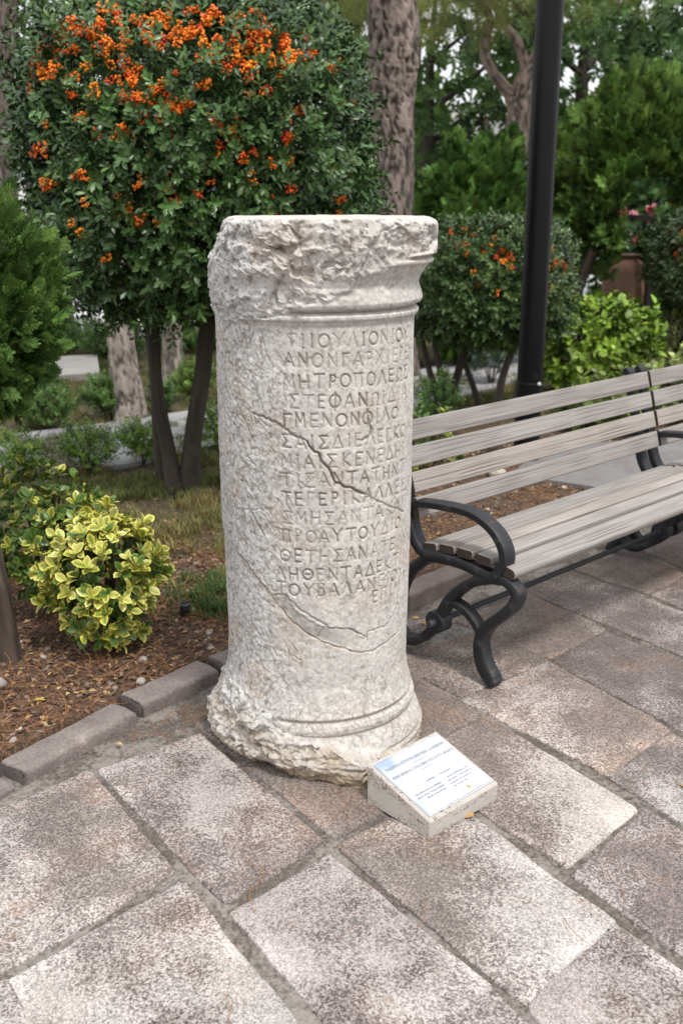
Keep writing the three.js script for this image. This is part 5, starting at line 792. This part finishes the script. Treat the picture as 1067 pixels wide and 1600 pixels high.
// ---------------------------------------------------------------- small things and litter
{
  const t = thing('sprinkler_head', 'small black irrigation sprinkler head in the bed beside the column', 'sprinkler', -0.612, 0.03, -3.72), m = std({ color: C(0.012, 0.012, 0.014), roughness: 0.45 }), c = std({ color: C(0.16, 0.17, 0.22), roughness: 0.35, metalness: 0.4 });
  part('body', new THREE.LatheGeometry([[0, -0.03], [0.014, -0.03], [0.016, 0], [0.018, 0.035], [0.019, 0.04], [0.019, 0.052], [0.016, 0.055], [0.016, 0.07], [0.013, 0.074], [0, 0.074]].map((p) => new THREE.Vector2(...p)), 24), m, t);
  const k = part('cap', new THREE.TorusGeometry(0.0165, 0.003, 8, 24), c, t); k.rotation.x = Math.PI / 2; k.position.y = 0.064;
}
const stoneGeo = (seed, s) => { const g = new THREE.IcosahedronGeometry(s, 3); const p = g.attributes.position; for (let i = 0; i < p.count; i++) { const k = 1 + 0.35 * fbm(p.getX(i) / s * 0.9 + seed, p.getY(i) / s * 0.9, p.getZ(i) / s * 0.9, 3); p.setXYZ(i, p.getX(i) * k * 1.2, p.getY(i) * k * 0.65, p.getZ(i) * k); } g.computeVertexNormals(); return g; };
const looseStone = (label, x, z, s, seed, c) => { const m = new THREE.Mesh(stoneGeo(seed, s), std({ color: C(...c), bumpMap: paverBump, bumpScale: 0.003 })); m.name = numbered('stone'); m.position.set(x, 0.035 + s * 0.3, z); m.rotation.y = seed; scene.add(m); tag(m, label, 'stone'); };
looseStone('pale rounded stone in the bed at the left edge of the photo', -1.17, -3.13, 0.036, 3, [0.42, 0.4, 0.38]);
looseStone('flat pale stone in the litter behind the bench', 0.92, -5.9, 0.055, 5, [0.5, 0.45, 0.38]);
looseStone('small pale stone at the foot of the yellow edged bush', -0.68, -3.16, 0.016, 8, [0.45, 0.42, 0.38]);
const fallen = (label, x, y, z, L, w, c, rot) => { const m = new THREE.Mesh(leafGeo(L, w, { rows: 5, fold: 0.3, curl: 0.22 }), std({ color: C(...c), side: THREE.DoubleSide, roughness: 0.7 })); m.name = numbered('fallen_leaf'); m.rotation.set(-Math.PI / 2 + 0.15, 0, rot); m.position.set(x, y, z); m.castShadow = true; scene.add(m); tag(m, label, 'leaf'); };
fallen('yellow fallen leaf on the brown litter left of the kerb', -0.96, 0.052, -3.0, 0.05, 0.014, [0.5, 0.36, 0.05], 1.3);
fallen('pale dry leaf on the paving beside the kerb', -0.67, 0.008, -2.79, 0.032, 0.012, [0.52, 0.36, 0.16], 0.9);
fallen('tan dry leaf on the paving at the foot of the plaque', 0.36, 0.007, -2.42, 0.035, 0.02, [0.45, 0.27, 0.1], 1.7);
fallen('orange leaf on the paving under the near end of the bench', 0.33, 0.006, -3.72, 0.04, 0.018, [0.5, 0.24, 0.05], 0.3);
fallen('second orange leaf under the bench, closer to the column', 0.25, 0.006, -3.66, 0.036, 0.016, [0.45, 0.2, 0.05], 2.0);
fallen('yellow brown leaf at the kerb under the bench', 0.31, 0.006, -3.79, 0.035, 0.016, [0.48, 0.28, 0.07], 1.2);
fallen('small tan leaf on the paving at the right', 0.98, 0.006, -2.55, 0.03, 0.014, [0.45, 0.28, 0.12], 0.4);
{
  const r = rng(17), litter = [], needles = [], pebbles = [], blades = [], weeds = [], up = (s) => quatY(V((r() - 0.5) * s, 1, (r() - 0.5) * s).normalize(), r() * 6.28);
  const flat = () => new THREE.Quaternion().setFromEuler(new THREE.Euler(-Math.PI / 2 + (r() - 0.5) * 0.9, (r() - 0.5) * 0.7, r() * 6.28));
  const spot = (x0, x1, z0, z1) => [lerp(x0, x1, r()), lerp(z0, z1, r())];
  for (let i = 0; i < 26000; i++) {
    const [x, z] = i < 13000 ? spot(-2.1, 0.1, -4.9, -2.2) : i < 21000 ? spot(0, 2.6, -7, -4) : spot(-2.6, 0.4, -6.2, -4.6), s = gardenSide(x, z); if (s < 0.13) continue;
    const g = grassAmount(x, z); if (r() < g * 0.75) continue; const y = soilHeight(x, z), v = 0.5 + 0.9 * r(), k = r();
    litter.push({ p: V(x, y + 0.004 + r() * 0.008, z), q: flat(), s: 0.5 + 0.8 * r(), c: k < 0.55 ? C(0.16 * v, 0.085 * v, 0.05 * v) : k < 0.8 ? C(0.3 * v, 0.18 * v, 0.09 * v) : k < 0.92 ? C(0.1 * v, 0.06 * v, 0.045 * v) : C(0.42 * v, 0.3 * v, 0.14 * v) });
  }
  for (let i = 0; i < 15000; i++) { const [x, z] = i < 9500 ? spot(-2.1, 0.1, -4.9, -2.2) : spot(0, 2.4, -6.4, -4), s = gardenSide(x, z); if (s < 0.1) continue; if (fbm(x * 2.2, 9, z * 2.2, 2) < -0.05 && r() < 0.8) continue; if (r() < grassAmount(x, z) * 0.7) continue; const y = soilHeight(x, z), v = 0.6 + 0.7 * r(); needles.push({ p: V(x, y + 0.008 + r() * 0.008, z), q: flat(), s: 0.7 + 0.6 * r(), c: C(0.3 * v, 0.135 * v, 0.05 * v) }); }
  for (let i = 0; i < 2600; i++) { const [x, z] = i < 1700 ? spot(-2.1, -0.2, -4.4, -2.2) : spot(0.2, 2.4, -6.2, -4), s = gardenSide(x, z); if (s < 0.13) continue; if (fbm(x * 3, 4, z * 3, 2) < -0.02 && r() < 0.7) continue; const v = 0.5 + 0.8 * r(), w = r() < 0.16; pebbles.push({ p: V(x, soilHeight(x, z) + 0.003, z), q: up(1), s: w ? 0.5 + r() * 0.7 : 0.35 + r() * 0.5, c: w ? C(0.42 * v, 0.38 * v, 0.33 * v) : C(0.22 * v, 0.14 * v, 0.11 * v) }); }
  for (let i = 0; i < 42000; i++) {
    const [x, z] = i < 24000 ? spot(-2.9, 0.5, -6.9, -4.1) : i < 34000 ? spot(-4, 0.6, -12, -6.6) : spot(0, 3, -9.5, -6.4), s = gardenSide(x, z); if (s < 0.2) continue; const g = grassAmount(x, z) * smooth(-0.2, 0.2, fbm(x * 2.6, 7, z * 2.6, 3)) * (z > -7 ? 0.7 : 1); if (r() > g) continue;
    const v = 0.6 + 0.7 * r(), dry = clamp(0.2 + smooth(-0.1, 0.3, fbm(x * 1.7, 2, z * 1.7, 2)) * 0.75); blades.push({ p: V(x, soilHeight(x, z), z), q: up(0.3), s: 0.6 + 0.7 * r(), c: C(lerp(0.12, 0.25, dry) * v, lerp(0.165, 0.2, dry) * v, lerp(0.035, 0.075, dry) * v) });
  }
  for (let i = 0; i < 260; i++) { const x = -0.52 + (r() + r() - 1) * 0.22, z = -3.95 + (r() + r() - 1) * 0.3; if (gardenSide(x, z) < 0.14) continue; const v = 0.7 + 0.6 * r(); blades.push({ p: V(x, soilHeight(x, z), z), q: up(0.4), s: 0.6 + 0.5 * r(), c: C(0.075 * v, 0.13 * v, 0.03 * v) }); }
  const chip = leafGeo(0.026, 0.012, { rows: 3, fold: 0.4, curl: 0.3 });
  const needle = (() => { const pos = [], idx = [], n = 6; for (let i = 0; i <= n; i++) { const t = i / n, b = 0.012 * Math.sin(t * 3.1); for (const s of [-1, 1]) pos.push(b + s * 0.0007, t * 0.09, 0.004 * Math.sin(t * 3.14)); } for (let i = 0; i < n; i++) idx.push(i * 2, i * 2 + 1, i * 2 + 2, i * 2 + 1, i * 2 + 3, i * 2 + 2); return geom(pos, idx); })();
  const blade = (() => { const q = rng(3), pos = [], idx = [], col = []; for (let i = 0; i < 13; i++) { const a = q() * 6.28, l = 0.03 + 0.035 * q(), ox = (q() - 0.5) * 0.04, oz = (q() - 0.5) * 0.04, lean = 0.25 + 0.5 * q(), k = pos.length / 3, w = 0.0016, t = 0.7 + 0.6 * q(); const cx = Math.cos(a), cz = Math.sin(a); pos.push(ox - cz * w, 0, oz + cx * w, ox + cz * w, 0, oz - cx * w, ox + cx * lean * l * 0.4 + cz * w, l * 0.6, oz + cz * lean * l * 0.4 - cx * w, ox + cx * lean * l * 0.4 - cz * w, l * 0.6, oz + cz * lean * l * 0.4 + cx * w, ox + cx * lean * l, l, oz + cz * lean * l); idx.push(k, k + 1, k + 2, k, k + 2, k + 3, k + 3, k + 2, k + 4); for (let j = 0; j < 5; j++) col.push(t, t, t); } return geom(pos, idx, col); })();
  const dry = std({ side: THREE.DoubleSide, roughness: 0.9 });
  const stuff = (name, label, geo, mat, list) => { const m = instanced(name, geo, mat, list, scene); m.userData.label = label; };
  stuff('leaf_litter', 'brown leaf litter covering the beds', chip, dry, litter);
  stuff('pine_needles', 'fallen rust coloured pine needles strewn over the beds', needle, dry, needles);
  stuff('gravel', 'small pebbles scattered in the mulch', stoneGeo(2, 0.012), std({ roughness: 0.95 }), pebbles);
  stuff('grass', 'patchy short grass round the path and under the firethorn', blade, leafMat({ roughness: 0.7 }), blades);
  // needles and crumbs caught on the paving
  const onStone = []; for (const [cx, cz, n, s] of [[-0.42, -3.0, 40, 0.09], [-0.5, -2.95, 30, 0.12], [-0.38, -2.86, 8, 0.05], [-0.2, -2.18, 6, 0.06], [0.05, -2.47, 9, 0.05], [0.1, -2.1, 4, 0.15], [-0.25, -1.65, 5, 0.08], [0.5, -1.9, 4, 0.3], [-0.6, -2.8, 12, 0.12], [0.9, -2.2, 3, 0.3]]) for (let i = 0; i < n; i++) { const v = 0.6 + 0.6 * r(); onStone.push({ p: V(cx + (r() - 0.5) * 2 * s, 0.006 + 0.004 * r(), cz + (r() - 0.5) * 2 * s), q: new THREE.Quaternion().setFromEuler(new THREE.Euler(-Math.PI / 2 + 0.04, 0, r() * 6.28)), s: 0.7 + 0.6 * r(), c: C(0.26 * v, 0.12 * v, 0.05 * v) }); }
  stuff('stray_needles', 'a few dry pine needles lying on the paving near the column', needle, dry, onStone);
  const crumbs = []; for (let i = 0; i < 2600; i++) { const x = lerp(-1.3, 1.8, r()), z = lerp(-4.2, -1.3, r()); if (gardenSide(x, z) > -0.01) continue; const v = 0.5 + 0.9 * r(); crumbs.push({ p: V(x, -0.012 + 0.01 * r(), z), q: up(1), s: 0.12 + 0.3 * r() * r(), c: r() < 0.5 ? C(0.3 * v, 0.27 * v, 0.24 * v) : C(0.13 * v, 0.1 * v, 0.08 * v) }); }
  stuff('grit', 'loose grit lying in the joints of the paving', stoneGeo(4, 0.012), std({ roughness: 0.95 }), crumbs);
}

renderer.render(scene, camera);
